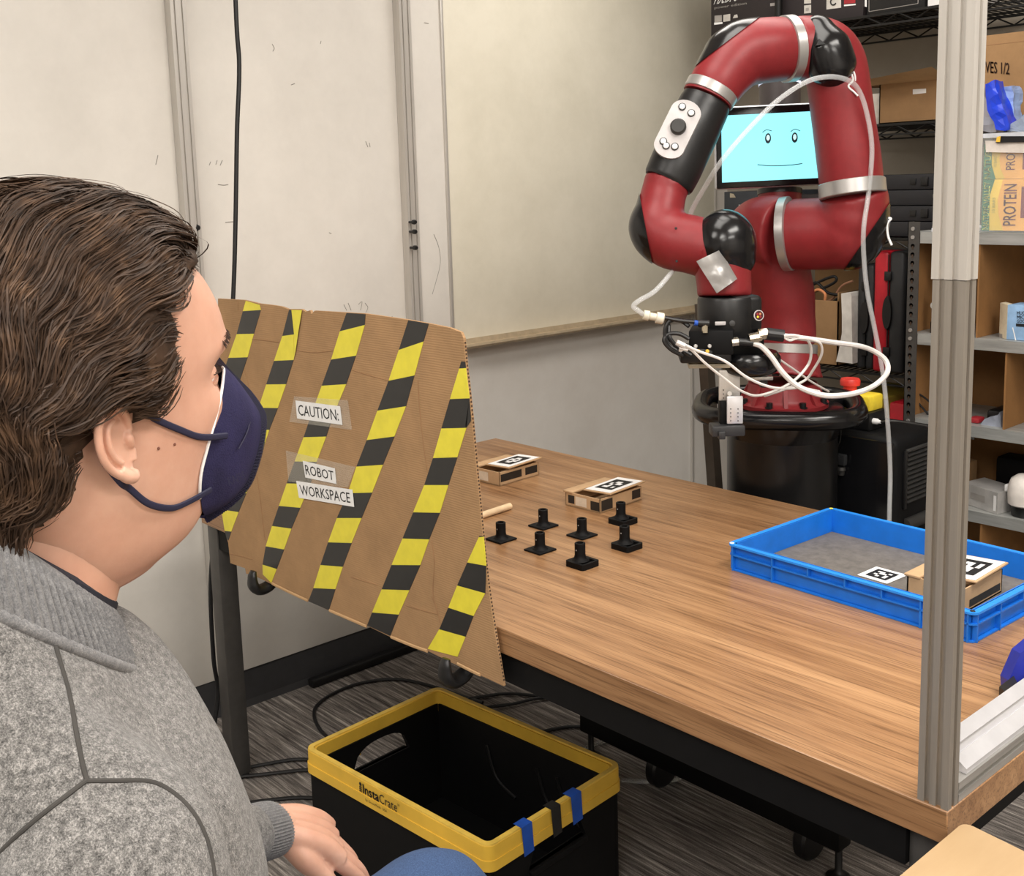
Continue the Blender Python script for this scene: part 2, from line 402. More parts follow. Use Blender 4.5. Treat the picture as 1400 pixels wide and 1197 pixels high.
# aluminium frame bolted to the table corner
F = thing('aluminium_frame', 'slotted aluminium upright and rail frame standing on the table corner', 'frame', (TX1 - .02, TY0 + .012, TZ))
def slotted(mb, o, a, b, L, wx, wy, slots_a, slots_b, dep=.006, sw=.008, mi=0):
    """extrusion: rectangle wx*wy in directions a,b swept along L, with slots cut into its faces"""
    o, a, b, L = map(Vector, (o, a, b, L)); p = []
    def edge(s, e, n, slots):
        d = (e - s); ln = d.length; d = d / ln; p.append(s)
        for q in slots:
            c = q * ln; p.extend([s + d * (c - sw / 2), s + d * (c - sw / 2) + n * dep, s + d * (c + sw / 2) + n * dep, s + d * (c + sw / 2)])
    c0, c1, c2, c3 = o, o + a * wx, o + a * wx + b * wy, o + b * wy
    edge(c0, c1, b, slots_a); edge(c1, c2, -a, slots_b); edge(c2, c3, -b, slots_a); edge(c3, c0, a, slots_b)
    mb.prism(p, L, mi); return mb
px0, py0 = TX1 - .041, TY0 + .002
lo = MB(); slotted(lo, (px0, py0, TZ), (1, 0, 0), (0, 1, 0), (0, 0, .655), .04, .026, (.3, .68), (.5,), .005, .007)
lo.build('post', stretched('darker_aluminium', (60, 60, 2), [(.3, (152, 146, 138)), (.7, (168, 161, 152))], .36, 2, .02, metal=.6), F, smooth=False, label='lower, duller half of the post')  # lower post gets a darker grey base colour than the upper one
up = MB(); slotted(up, (px0 - .0015, py0 - .001, TZ + .656), (1, 0, 0), (0, 1, 0), (0, 0, 1.2), .0425, .028, (.3, .68), (.5,), .005, .007)
up.build('post', M_ALU, F, smooth=False, label='upper, brighter half of the post')
rl = MB(); slotted(rl, (TX1 - .041, TY0 + .03, TZ + .0005), (1, 0, 0), (0, 0, 1), (0, .97, 0), .04, .026, (.5,), (.5,), .005, .007)
rl.build('rail', M_ALUH, F, smooth=False)
an = MB(); an.prism([(TX1 - .041, TY0 + .055, TZ + .027), (TX1 - .004, TY0 + .055, TZ + .027), (TX1 - .004, TY0 + .055, TZ + .034), (TX1 - .02, TY0 + .055, TZ + .045), (TX1 - .023, TY0 + .055, TZ + .042), (TX1 - .029, TY0 + .055, TZ + .049), (TX1 - .026, TY0 + .055, TZ + .053), (TX1 - .041, TY0 + .055, TZ + .063)], (0, .94, 0))
an.build('angled_rail', mat('clear_aluminium', (222, 222, 226), .3, .55, var=.02), F, smooth=False)

# second, light wood table in the foreground corner
L = thing('light_wood_table', 'pale maple laminate table corner in front of the walnut table', 'table', (0, .6, 0), .05)
c = Zp(1318, 1123, .735); bdir = (Zp(1400, 1163, .735) - c).normalized(); ldir = (Zp(1230, 1197, .735) - c).normalized()
def rounded(c, e1, e2, L1, L2, r=.02, n=5):
    p = [c + e2 * L2, ]
    for i in range(n + 1):
        a = i / n * PI / 2; p.append(c + e1 * (r * (1 - math.cos(a))) + e2 * (r * (1 - math.sin(a))))
    p += [c + e1 * L1, c + e1 * L1 + e2 * L2]; return p
top = MB().prism([p - Vector((0, 0, .03)) for p in rounded(c, bdir, ldir, 1.0, .7, .012)], (0, 0, .03))
top.build('tabletop', stretched('maple_laminate', (6, 1.2, 3), [(.3, (160, 132, 96)), (.55, (168, 141, 105)), (.75, (175, 149, 114))], .5, 2.5, .02), L, smooth=False)
for a, b in ((.06, .06), (.9, .06), (.06, .6), (.9, .6)):
    p = c + bdir * a + ldir * b; MB().bbox((p.x - .02, p.y - .02, 0), (p.x + .02, p.y + .02, .705), .003).build('leg', M_DGREY, L)

# ================================================================ CARDBOARD SIGN
SY = TY0 - .014
def z1(x, y): return (290 + x / 5.443, 400 + y / 5.443)
def z2(x, y): return (290 + x / 4.986, 600 + y / 4.986)
def z3(x, y): return (480 + x / 4.604, 420 + y / 4.604)
def z4(x, y): return (480 + x / 4.127, 660 + y / 4.127)
S = thing('cardboard_sign', 'corrugated cardboard caution sign with hazard tape stripes hung on the table front', 'sign', tuple(A(500, 850, SY)))
def SP(q, lift=0): return A(q[0], q[1], SY - lift)
out = [(298, 408), (334, 410), (355, 415), (373, 417), (385, 419), (394, 422.5), (412, 422.5), (418, 426), (424, 424), (426, 429), (430, 424.5), (473, 427), (499, 428.5), (558, 437), (586, 442), (615, 448), (630, 454), (633.5, 462), (636.7, 497), (641, 535), (645, 575), (651, 640), (657, 705), (663, 765), (667, 800), (676, 862), (688.4, 937.6), (656.9, 922.9), (625, 909), (608, 901), (584, 889), (532, 869.6), (501.8, 855), (450.4, 834.7), (420.4, 820.6), (370, 797.6), (357, 791), (345, 785.5), (336.5, 784), (335, 776.5), (315, 769.5), (312, 742), (307, 725), (303, 697), (301, 600), (298, 500)]
pn = MB(); P = [SP(q) for q in out]; pn.prism(P, (0, .0055, 0)); pn.build('panel', M_CARDF, S, smooth=False)
fl = MB()                                                        # flute ends along the cut right edge
e = [(634, 466), (636.7, 497), (641, 535), (645, 575), (651, 640), (657, 705), (663, 765), (667, 800), (676, 862), (687.5, 932)]
for a, b in zip(e[:-1], e[1:]):
    pa, pb = SP(a), SP(b); k = max(2, int((pb - pa).length / .0065))
    for i in range(k):
        c = pa.lerp(pb, (i + .25) / k); d = pa.lerp(pb, (i + .75) / k)
        fl.add([c + Vector((.0006, .0012, 0)), d + Vector((.0006, .0012, 0)), d + Vector((.0006, .0044, 0)), c + Vector((.0006, .0044, 0))], [(0, 1, 2, 3)])
fl.build('flute_openings', mat('flute_shadow', (66, 50, 38), .9), S, smooth=False, kind='stuff')
for pts in ([z3(420, 460), z3(430, 620), z3(450, 820), z3(480, 1030)], [z4(455, 330), z4(470, 450), z4(462, 620), z4(488, 720), z4(505, 800)], [z4(455, 640), z4(478, 700), z4(490, 745)], [z2(305, 240), z2(330, 420), z2(350, 600), z2(362, 690)], [z1(190, 60), z1(195, 130)], [z1(240, 570), z1(270, 680), z1(285, 780)],
            [z2(118, 782), z2(200, 800), z2(275, 822)], [z1(300, 345), z1(400, 355), z1(500, 370)], [z1(640, 430), z1(760, 445), z1(900, 430)], [z4(0, 530), z4(70, 552), z4(150, 575)], [z4(310, 690), z4(390, 715), z4(490, 740)], [z3(10, 395), z3(120, 430), z3(240, 460)]):
    MB().tube([SP(q, .0003) for q in pts], .0009, 5, res=4).build('crease', cardboard('cardboard_crease', (152, 118, 86)), S)
for pts in ([z2(410, 985), z2(530, 1045), z2(650, 1100)], [z2(800, 1168), (480, 847), (501, 856)], [z4(225, 868), z4(330, 912), z4(430, 948)], [z4(600, 1020), z4(700, 1070), z4(728, 1082)]):
    MB().tube([SP(q, .001) for q in pts], .0035, 6, res=2, flat=.6).build('folded_edge', cardboard('cardboard_pale', (190, 156, 116)), S)
K, Y = 0, 1
def strip(tr, lift=.0008):
    """tr: [(left, right, colour of the segment below)]; each colour field its own quad, split so the tape shows small waves"""
    m = MB()
    for (a, b, c), (d, e_, _) in zip(tr[:-1], tr[1:]):
        A0, B0, D0, E0 = SP(a, lift), SP(b, lift), SP(d, lift), SP(e_, lift)
        m.add([A0, B0, E0, D0], [(0, 1, 2, 3)], c)
        th = Vector((0, lift * .8, 0)); m.add([A0, A0 + th, D0 + th, D0], [(0, 1, 2, 3)], c); m.add([B0, B0 + th, E0 + th, E0], [(0, 1, 2, 3)], c)
    return m
def cl(l, f): return [(f(*a), f(*b), c) for a, b, c in l]
s1 = cl([((250, 60), (352, 90), Y), ((228, 137), (362, 128), K), ((182, 308), (310, 305), Y), ((120, 485), (263, 480), K), ((62, 655), (207, 648), Y), ((46, 760), (160, 760), K), ((46, 860), (110, 860), Y), ((48, 900), (60, 900), Y)], z1)
s2 = cl([((572, 127), (592, 130), K), ((522, 322), (608, 310), Y), ((460, 507), (605, 500), K), ((402, 682), (550, 680), Y), ((345, 855), (488, 858), K), ((285, 1020), (425, 1020), Y)], z1) + cl([((185, 82), (340, 88), K), ((135, 222), (290, 228), Y), ((76, 362), (232, 370), K), ((63, 480), (180, 497), Y), ((85, 625), (130, 630), K), ((100, 680), (110, 690), K)], z2)
s3 = cl([((1000, 150), (1140, 160), K), ((950, 287), (1135, 240), Y), ((885, 497), (1070, 468), K), ((815, 692), (997, 680), Y), ((740, 900), (905, 900), K), ((680, 1075), (848, 1070), Y)], z1) + cl([((562, 152), (712, 155), K), ((508, 302), (670, 305), Y), ((455, 455), (600, 468), K), ((408, 592), (540, 610), Y), ((365, 730), (490, 752), K), ((343, 855), (440, 885), Y), ((345, 922), (403, 980), Y)], z2)
s4 = cl([((360, 80), (488, 102), K), ((300, 268), (455, 215), Y), ((235, 462), (398, 428), K), ((165, 650), (345, 622), Y), ((98, 835), (272, 812), K), ((33, 1002), (200, 990), Y), ((-21, 1169), (132, 1165), K)], z3) + cl([((850, 538), (1018, 538), Y), ((790, 703), (950, 708), K), ((738, 858), (890, 870), Y), ((690, 1015), (840, 1022), K), ((655, 1105), (795, 1165), K)], z2)
s5 = cl([((693, 340), (718, 342), K), ((680, 385), (722, 382), Y), ((622, 577), (745, 572), K), ((568, 762), (725, 758), Y), ((515, 948), (668, 943), K), ((460, 1118), (612, 1118), Y)], z3) + cl([((350, 165), (500, 168), K), ((290, 313), (440, 318), Y), ((228, 462), (390, 463), K), ((172, 600), (328, 605), Y), ((118, 730), (268, 742), K), ((90, 803), (220, 862), K)], z4)
s6 = cl([((724, 298), (746, 300), K), ((720, 306), (748, 303), Y), ((655, 448), (762, 467), K), ((598, 578), (756, 622), Y), ((548, 703), (690, 750), K), ((497, 825), (645, 867), Y), ((432, 935), (600, 980), Y)], z4)
s5[3] = (s5[3][0], s5[3][1], s5[3][2])
for i, s_ in enumerate((s1, s2, s3, s4, s5, s6)):
    m = strip(s_)
    if i == 1:
        q = [SP(z1(*p), .003) for p in ((590, 128), (668, 130), (640, 300), (610, 312))]; m.quad(*q, 1)
        q = [SP(z1(*p), l) for p, l in (((610, 312), .003), ((640, 300), .003), (((620, 440)), .003), ((606, 500), .001))]; m.quad(*q, 1)
    if i == 4:
        q = [SP(z3(*p), .0008) for p in ((745, 572), (755, 712), (725, 758), (720, 740))]; m.quad(*q, 0)
    m.build('hazard_tape', [M_HBLK, M_YEL], S, smooth=False)
for txt, q in (('CAUTION:', [(406.1, 571.8), (467.7, 580.6), (464.5, 555.2), (403.9, 547.3)]), ('ROBOT', [(417.4, 652.5), (459.5, 661.2), (457.5, 640.1), (413.9, 629.7)]), ('WORKSPACE', [(408.7, 680.2), (483.9, 692.7), (481.5, 669.2), (404.9, 657.2)])):
    P = [SP(k, .0026) for k in q]; lb = MB().prism(P, (0, .0008, 0)).build('paper_label', M_WHITE, S, smooth=False)
    text_add(MB(), txt, *P, mx=.05, my=.2, lift=.0005).build('lettering', M_INK, lb, smooth=False)
for q in ([z1(575, 960), z1(1040, 1020), z1(1010, 800), z1(610, 770)], [z2(520, 290), z2(925, 330), z2(975, 190), z2(502, 78)]):
    MB().prism([SP(k, .0022) for k in q], (0, .0004, 0)).build('clear_tape', M_CLEAR, S, smooth=False)
def hook(u, v, label):
    b = A(u, v, SY - .012); t = thing('sign_hook', label, 'hook', tuple(b), group='black hooks carrying the cardboard sign')
    x, y, z = b
    MB().tube([(x, SY - .030, z + .050), (x, SY - .034, z + .035), (x, SY - .032, z + .014), (x, SY - .018, z + .002), (x, SY + .004, z + .004), (x, SY + .022, z + .016), (x, SY + .028, z + .034), (x, SY + .028, z + .066)], [.010, .015, .019, .020, .019, .016, .013, .012], 14, res=6, flat=.62).build('hook_arm', M_BLK, t)
    MB().bbox((x - .022, SY + .018, z + .066), (x + .022, SY + .05, z + .084), .003).build('mount', M_BLK, t)
hook(358, 806, 'black plastic hook under the sign near the left table leg')
hook(622, 931, 'black plastic hook under the sign by its lower right corner')

# ================================================================ THINGS ON THE TABLE
def put(o, label, cat, group=None):
    o['label'] = label; o['category'] = cat
    if group: o['group'] = group
    return o
def tag_pattern(mb, bl, br, tr, tl, bits, lift=.0006):
    """square black and white marker: black frame with white cells"""
    bl, br, tr, tl = map(Vector, (bl, br, tr, tl)); n = (br - bl).cross(tl - bl).normalized() * lift
    def P(s, t): return (bl * (1 - s) + br * s) * (1 - t) + (tl * (1 - s) + tr * s) * t + n
    k = len(bits); g = .16; w_ = (1 - 2 * g) / (k + 2)
    for j in range(k + 2):
        for i in range(k + 2):
            blk = i in (0, k + 1) or j in (0, k + 1) or bits[j - 1][i - 1] == '#'
            if blk:
                a, b = g + i * w_, g + j * w_; mb.quad(P(a, b), P(a + w_, b), P(a + w_, b + w_), P(a, b + w_))
    return mb
BITS = [['#..#', '.#..', '..#.', '#..#'], ['..#.', '#.##', '.#..', '#..#'], ['.#.#', '...#', '#.#.', '..#.'], ['#.#.', '.##.', '#..#', '..#.']]

# blue tray
bz = .79
c0 = Vector((-1.3335, 1.768, 0)); ex = (Vector((-.812, 1.748, 0)) - c0); ey = Vector((.0065, .355, 0)); LX, LY = ex.length, ey.length
Mt = Matrix.Translation((c0.x, c0.y, TZ + .0005)) @ Matrix.Rotation(math.atan2(ex.y, ex.x), 4, 'Z'); h = .0545
TR = thing('blue_tray', 'shallow blue plastic stacking tray with ribbed sides and a grey base mat', 'tray', tuple(Mt @ Vector((LX / 2, LY / 2, 0))))
tb = MB(); i0 = .011
tb.box((i0, i0, 0), (LX - i0, LY - i0, .004), M=Mt)
for a, b in (((i0, i0, 0), (LX - i0, i0 + .004, h)), ((i0, LY - i0 - .004, 0), (LX - i0, LY - i0, h)), ((i0, i0, 0), (i0 + .004, LY - i0, h)), ((LX - i0 - .004, i0, 0), (LX - i0, LY - i0, h))): tb.box(a, b, M=Mt)
tb.build('basin', M_BLUE, TR, smooth=False)
rm = MB(); r_ = .012
def ring(mb, lo, hi, z0, z1_, r, M):
    n = 6; vo = []; vi = []
    for (x0, y0, x1, y1), rr, L_ in ((lo, r, vo), (hi, max(.002, r - .008), vi)):
        for cx_, cy_, a0 in ((x1 - rr, y1 - rr, 0), (x0 + rr, y1 - rr, PI / 2), (x0 + rr, y0 + rr, PI), (x1 - rr, y0 + rr, 1.5 * PI)):
            for k in range(n + 1): a = a0 + k / n * PI / 2; L_.append((cx_ + rr * math.cos(a), cy_ + rr * math.sin(a)))
    m = len(vo); vs = [M @ Vector((x, y, z)) for z in (z0, z1_) for x, y in vo] + [M @ Vector((x, y, z)) for z in (z0, z1_) for x, y in vi]
    fs = []
    for k in range(m):
        q = (k + 1) % m; fs += [(k, q, q + m, k + m), (2 * m + k, 3 * m + k, 3 * m + q, 2 * m + q), (m + k, m + q, 3 * m + q, 3 * m + k), (k, 2 * m + k, 2 * m + q, q)]
    mb.add(vs, fs); return mb
ring(rm, (0, 0, LX, LY), (i0 + .0015, i0 + .0015, LX - i0 - .0015, LY - i0 - .0015), h - .004, h, .014, Mt)
rm.build('rim', mat('blue_tray_rim', (40, 138, 236), .4, var=.03), TR, smooth=False)
rb = MB(); ring(rb, (.002, .002, LX - .002, LY - .002), (i0 + .001, i0 + .001, LX - i0 - .001, LY - i0 - .001), h - .0235, h - .0205, .012, Mt)
rb.build('middle_rib', M_BLUE, TR, smooth=False)
rb = MB(); ring(rb, (.004, .004, LX - .004, LY - .004), (i0 + .001, i0 + .001, LX - i0 - .001, LY - i0 - .001), 0, .003, .012, Mt); rb.build('bottom_rib', M_BLUE, TR, smooth=False)
for i, x in enumerate((.012, .108, .19, .27, .345, .42, LX - .016)):
    full = i in (0, 1, 5, 6)
    for yy in (.002, LY - .0125):
        MB().box((x, yy, 0 if full else h - .022), (x + .003, yy + .0105, h - .002), M=Mt).build('rib', M_BLUE, TR, smooth=False)
for i, y in enumerate((.012, .09, .17, .25, LY - .016)):
    full = i in (0, 1, 3, 4)
    for xx in (.002, LX - .0125):
        MB().box((xx, y, 0 if full else h - .022), (xx + .0105, y + .003, h - .002), M=Mt).build('rib', M_BLUE, TR, smooth=False)
for (x, y), mm in (((.008, .008), mat('white_dot', (230, 240, 240), .4)), ((.008, LY - .008), mat('yellow_dot', (226, 218, 90), .4)), ((LX - .01, .009), mat('dark_dot', (40, 44, 50), .4))):
    MB().lathe(Mt @ Vector((x, y, h)), [(.0045, 0), (.0045, .0008), (.002, .0012)], 12).build('corner_dot', mm, TR)
MB().bbox((.016, .016, .0042), (LX - .016, LY - .016, .006), .001, M=Mt).build('base_mat', stretched('grey_foam_mat', (1, 1, 1), [(.3, (92, 88, 84)), (.7, (116, 111, 106))], .9, 60, .1), TR)
zm = TZ + .0075
q = [(-1.118, 1.898), (-1.052, 1.893), (-1.048, 1.962), (-1.116, 1.965)]
q = [Vector((x, y, zm)) for x, y in q]
mk = put(MB().prism(q, (0, 0, .0008)).build('tag_card', M_WHITE, smooth=False), 'flat white square card with black block marker lying in the blue tray', 'marker card')
tag_pattern(MB(), *[p + Vector((0, 0, .0008)) for p in q], BITS[3]).build('tag_print', M_INK, mk, smooth=False)

# small open cardboard boxes with a marker card on the lid
def tag_box(x, y, rz, w_, d_, h_, z, label, bits, side, patches):
    t = thing('cardboard_box', label, 'box', (x, y, z), 0, group='small cardboard boxes with marker cards'); M = Matrix.Translation((x, y, z + .0005)) @ Matrix.Rotation(rz, 4, 'Z'); k = .003
    m = MB(); m.box((0, 0, 0), (w_, d_, k), M=M)
    for a, b in (((0, 0, 0), (w_, k, h_)), ((0, d_ - k, 0), (w_, d_, h_)), ((0, 0, 0), (k, d_, h_)), ((w_ - k, 0, 0), (w_, d_, h_))): m.box(a, b, M=M)
    m.build('box_body', cardboard('tan_card', (190, 158, 122)), t, smooth=False)
    m = MB(); m.bbox((-.004, -.004, h_ - .004), (.03 if side else w_ * .5, d_ * .98, h_ + .004), .0015, M=M @ Matrix.Rotation(-.05, 4, 'Y')); 
    f1 = MB().bbox((-.005, -.003, h_ - .001), (.026, d_ - .002, h_ + .004), .0015, M=M).build('flap', MC['tan_card'], t)
    L_ = Matrix.Translation((w_ * .30, d_ * .18, h_ + .002)) @ Matrix.Rotation(-.05, 4, 'Y') @ Matrix.Rotation(.03, 4, 'X')
    lid = MB().bbox((0, 0, 0), (w_ * .78, d_ * .86, .0035), .001, M=M @ L_).build('lid', MC['tan_card'], t)
    c = [M @ L_ @ Vector(p) for p in ((.004, .004, .004), (w_ * .74, .004, .004), (w_ * .74, d_ * .82, .004), (.004, d_ * .82, .004))]
    cd_ = MB().prism(c, (0, 0, .0006)).build('tag_card', M_WHITE, t, smooth=False)
    tag_pattern(MB(), *[p + Vector((0, 0, .0006)) for p in c], bits).build('tag_print', M_INK, cd_, smooth=False)
    for face, a, b, z0, z1_ in patches:
        if face == 'x':
            P = [M @ Vector(p) for p in ((a, -.0006, z0), (b, -.0006, z0), (b, -.0006, z1_), (a, -.0006, z1_))]
        else:
            P = [M @ Vector(p) for p in ((w_ + .0006, a, z0), (w_ + .0006, b, z0), (w_ + .0006, b, z1_), (w_ + .0006, a, z1_))]
        MB().add(P, [(0, 1, 2, 3)]).build('tape_patch', M_HBLK, t, smooth=False)
    P = [M @ Vector(p) for p in ((w_ * .3, -.0007, .006), (w_ * .62, -.0007, .006), (w_ * .62, -.0007, h_ - .006), (w_ * .3, -.0007, h_ - .006))]
    lb = MB().add(P, [(0, 1, 2, 3)]).build('box_label', mat('label_cream', (214, 200, 180), .6), t, smooth=False)
    return t
tag_box(-2.255, 1.872, .05, .112, .148, .036, TZ, 'small cardboard box with marker card right beside the cardboard sign', BITS[0], 1, [('y', .004, .082, .010, .030), ('y', .096, .142, .010, .030)])
tag_box(-1.895, 1.872, .04, .112, .155, .034, TZ, 'small cardboard box with marker card standing before the black sockets', BITS[1], 1, [('y', .004, .045, .004, .030), ('y', .118, .15, .008, .030), ('x', .01, .03, .008, .028), ('x', .082, .11, .004, .026)])
tag_box(-.990, 1.852, .0, .108, .148, .044, zm - .001, 'small taped cardboard box with marker card inside the blue tray', BITS[2], 1, [('y', .02, .14, .006, .02)])

# black sockets
def socket(thick):
    t = thing('socket_block' if thick else 'socket_plate', '', 'socket', (0, 0, TZ))
    a = .0255; b_ = MB()
    if thick:
        ring(b_, (-a, -a, a, a), (.002, -.018, .02, .018), 0, .012, .006, Matrix.Translation((0, 0, TZ)))
        b_.bbox((-a + .004, -a + .004, TZ + .0002), (a - .004, a - .004, TZ + .005), .001)
        b_.bbox((-.024, -.024, TZ + .0002), (.003, .024, TZ + .0119), .002); b_.bbox((-.02, -.0245, TZ + .0002), (.02, -.016, TZ + .0119), .002)
    else: b_.bbox((-a, -a, TZ + .0002), (a, a, TZ + .0045), .0018)
    b_.build('base_plate', M_BLKM, t)
    z0 = .012 if thick else .0045; x0 = -.006 if thick else 0; r = .0112
    MB().lathe((x0, 0, TZ), [(r + .008, z0 - .001), (r + .0035, z0 + .0022), (r + .001, z0 + .006), (r, z0 + .011), (r, z0 + .035), (r - .001, z0 + .036), (r - .004, z0 + .036), (r - .004, z0 + .008)], 20).build('barrel', M_BLKM, t)
    MB().lathe((x0 - .0001, 0, TZ + z0 + .022), [(.0016, -r - .0004), (.0016, -r + .002)], 8, axis='Y').build('pin_hole', mat('pale_hole', (150, 150, 150), .5), t)
    return t
flat0 = socket(False); thick0 = socket(True)
for i, (o, x, y, lab) in enumerate((
        (flat0, -1.809, 1.584, 'flat square black socket nearest the cardboard sign, beside the wooden dowel'), (flat0, -1.811, 1.716, 'flat square black socket at the back of the set near the dowel tip'),
        (flat0, -1.692, 1.592, 'flat square black socket in the middle of the front row of the set'), (flat0, -1.697, 1.726, 'flat square black socket in the centre of the set'),
        (thick0, -1.695, 1.859, 'thick black socket block close in front of the small cardboard box'), (thick0, -1.559, 1.585, 'thick black socket block standing nearest the long table edge'),
        (thick0, -1.568, 1.731, 'thick black socket block nearest the blue tray'))):
    r = o if i in (0, 4) else dup(o)
    r.location = (x, y, TZ); r['label'] = lab; r['group'] = 'black printed sockets on the table'
dw = MB(); a, b = Vector((-1.969, 1.758, TZ + .0082)), Vector((-1.955, 1.58, TZ + .0082))
dw.tube([a, a.lerp(b, .01), a.lerp(b, .02), b], [.0062, .0078, .008, .008], 16)
put(dw.build('wooden_dowel', mat('birch_dowel', (224, 196, 158), .6, var=.05)), 'short pale wooden dowel lying behind the cardboard sign', 'dowel')

# blue clamp at the right edge
C_ = thing('bar_clamp', 'blue bar clamp with black jaw pad at the right table end', 'clamp', (-.68, 1.56, TZ))
pz = .775
p = [Zp(1366, 940, pz), Zp(1388, 960, pz), Zp(1400, 953, pz), Zp(1386, 925, pz)]
MB().prism([k - Vector((0, 0, .014)) for k in p], (0, 0, .016)).build('jaw_pad', M_BLK, C_, smooth=False)
cz = D
dd = 1.66
q = [cz(1380, 944, dd), cz(1379, 930, dd), (cz(1395, 893, dd)), cz(1425, 868, dd), cz(1470, 850, dd), cz(1470, 878, dd), cz(1420, 910, dd), cz(1404, 957, dd), cz(1392, 955, dd)]
m = MB().prism(q, FWD * .028); m.build('jaw', mat('clamp_blue', (36, 46, 150), .4), C_, smooth=False)
MB().tube([cz(1455, 890, dd + .02), cz(1455, 700, dd + .02)], .008, 8, flat=.5).build('bar', M_DGREY, C_)

# ================================================================ CRATE ON THE FLOOR
cz_ = .292
Pc = [Zp(416, 1022, cz_), Zp(596, 937, cz_), Zp(854, 1048, cz_), Zp(668, 1158, cz_)]
cc = sum(Pc, Vector()) / 4; e1 = ((Pc[3] - Pc[0]) + (Pc[2] - Pc[1])).normalized(); ang = math.atan2(e1.y, e1.x); CL, CW = .578, .405
Mc = Matrix.Translation((cc.x, cc.y, .001)) @ Matrix.Rotation(ang, 4, 'Z')
CR = thing('folding_crate', 'black folding crate with a yellow rim on the carpet', 'crate', (cc.x, cc.y, 0))
a, b = CL / 2, CW / 2
cw = MB(); tk = .012; zr = cz_ - .052; ai, bi = a - .008, b - .008
cw.bbox((-ai, -bi, 0), (ai, bi, .012), .003, M=Mc)
for s in (-1, 1):
    y0 = s * bi; y1 = s * (bi - tk); cw.bbox((-ai, min(y0, y1), 0), (ai, max(y0, y1), zr + .02), .002, M=Mc)
cw.build('body', M_BLKM, CR)
for s in (-1, 1):                                                  # end walls with an arched hand hole
    x0 = s * ai; x1 = s * (ai - tk); hx = min(x0, x1); e_ = MB()
    hz0, hz1, hw = zr - .055, zr + .0, .085
    e_.box((hx, -bi + tk, 0), (hx + tk, bi - tk, hz0), M=Mc); e_.box((hx, -bi + tk, hz0), (hx + tk, -hw, zr + .02), M=Mc); e_.box((hx, hw, hz0), (hx + tk, bi - tk, zr + .02), M=Mc)
    n = 12; prev = None
    for k in range(n + 1):
        yy = -hw + 2 * hw * k / n; zz = hz0 + (hz1 - hz0) * math.sqrt(max(0, 1 - (abs(yy) / hw) ** 2.6)) + .002
        if prev: 
            P = [Mc @ Vector(q) for q in ((hx, prev[0], prev[1]), (hx, yy, zz), (hx, yy, zr + .02), (hx, prev[0], zr + .02))]
            e_.prism(P, (Mc.to_3x3() @ Vector((tk, 0, 0))))
        prev = (yy, zz)
    e_.bbox((hx - .006 * (s > 0) * 0 - (.008 if s < 0 else 0), -hw, hz0 - .014), (hx + tk + (.008 if s > 0 else 0), hw, hz0), .003, M=Mc)
    e_.build('end_wall', M_BLKM, CR, smooth=False)
rim = MB(); ring(rim, (-a, -b, a, b), (-a + .016, -b + .016, a - .016, b - .016), zr, cz_ - .003, .022, Mc); rim.build('rim', M_RIMY, CR)
rim = MB(); ring(rim, (-a - .002, -b - .002, a + .002, b + .002), (-a + .004, -b + .004, a - .004, b - .004), zr - .002, zr + .020, .023, Mc); rim.build('rim_band', M_RIMY, CR)
rim = MB(); ring(rim, (-a + .001, -b + .001, a - .001, b - .001), (-a + .012, -b + .012, a - .012, b - .012), cz_ - .003, cz_ + .001, .021, Mc); rim.build('rim_lip', mat('crate_yellow_pale', (230, 194, 88), .45), CR)
for x, y, dx, dy in ((-a + .12, b - .0165, 0, 1), (-a + .16, b - .0165, 0, 1), (.02, b - .0165, 0, 1), (.2, b - .0165, 0, 1), (-a + .0165, -.06, 1, 0), (-a + .0165, .09, 1, 0)):
    MB().bbox((x - .0015, y - .0015, zr - .018), (x + .0015, y + .0015, zr + .002), .0005, M=Mc).build('clip_tab', M_RIMY, CR)
# lettering on the long front side
def fr(x, z, o=.0006): return Mc @ Vector((x, -b - o - .0006, z))
x0, x1 = -a + .198, -a + .318
k0 = zr + .0215
text_add(MB(), 'Insta', fr(x0 + .01, k0), fr(x0 + .062, k0), fr(x0 + .062, k0 + .023), fr(x0 + .01, k0 + .023), my=.05, mx=0, weight=.022).build('lettering', M_INK, CR, smooth=False)
text_add(MB(), 'Crate', fr(x0 + .064, k0), fr(x1, k0), fr(x1, k0 + .023), fr(x0 + .064, k0 + .023), my=.05, mx=0).build('lettering', M_INK, CR, smooth=False)
text_add(MB(), 'TM', fr(x1 + .001, k0 + .016), fr(x1 + .008, k0 + .016), fr(x1 + .008, k0 + .021), fr(x1 + .001, k0 + .021), my=0, mx=0).build('lettering', M_INK, CR, smooth=False)
def fb(x, z): return Mc @ Vector((x, -b - .0032, z))
lg = MB()
for zz, r in ((zr + .040, .0042),):
    lg.add([fr(x0 + .002 + r * math.cos(t), zz + r * math.sin(t)) for t in [2 * PI * i / 16 for i in range(16)]], [tuple(range(16))])
for i in range(3):
    for (u0, u1) in ((-.004, .001), (.002, .004)):
        z_ = zr + .0225 + i * .0045; lg.quad(fr(x0 + .002 + u0, z_), fr(x0 + .002 + u1, z_), fr(x0 + .002 + u1, z_ + .0035), fr(x0 + .002 + u0, z_ + .0035))
lg.build('logo_mark', M_INK, CR, smooth=False)
text_add(MB(), 'by GreenMade  USA', fb(x0 + .02, zr + .009), fb(x0 + .09, zr + .009), fb(x0 + .09, zr + .016), fb(x0 + .02, zr + .016), my=0, mx=0).build('lettering', M_INK, CR, smooth=False)
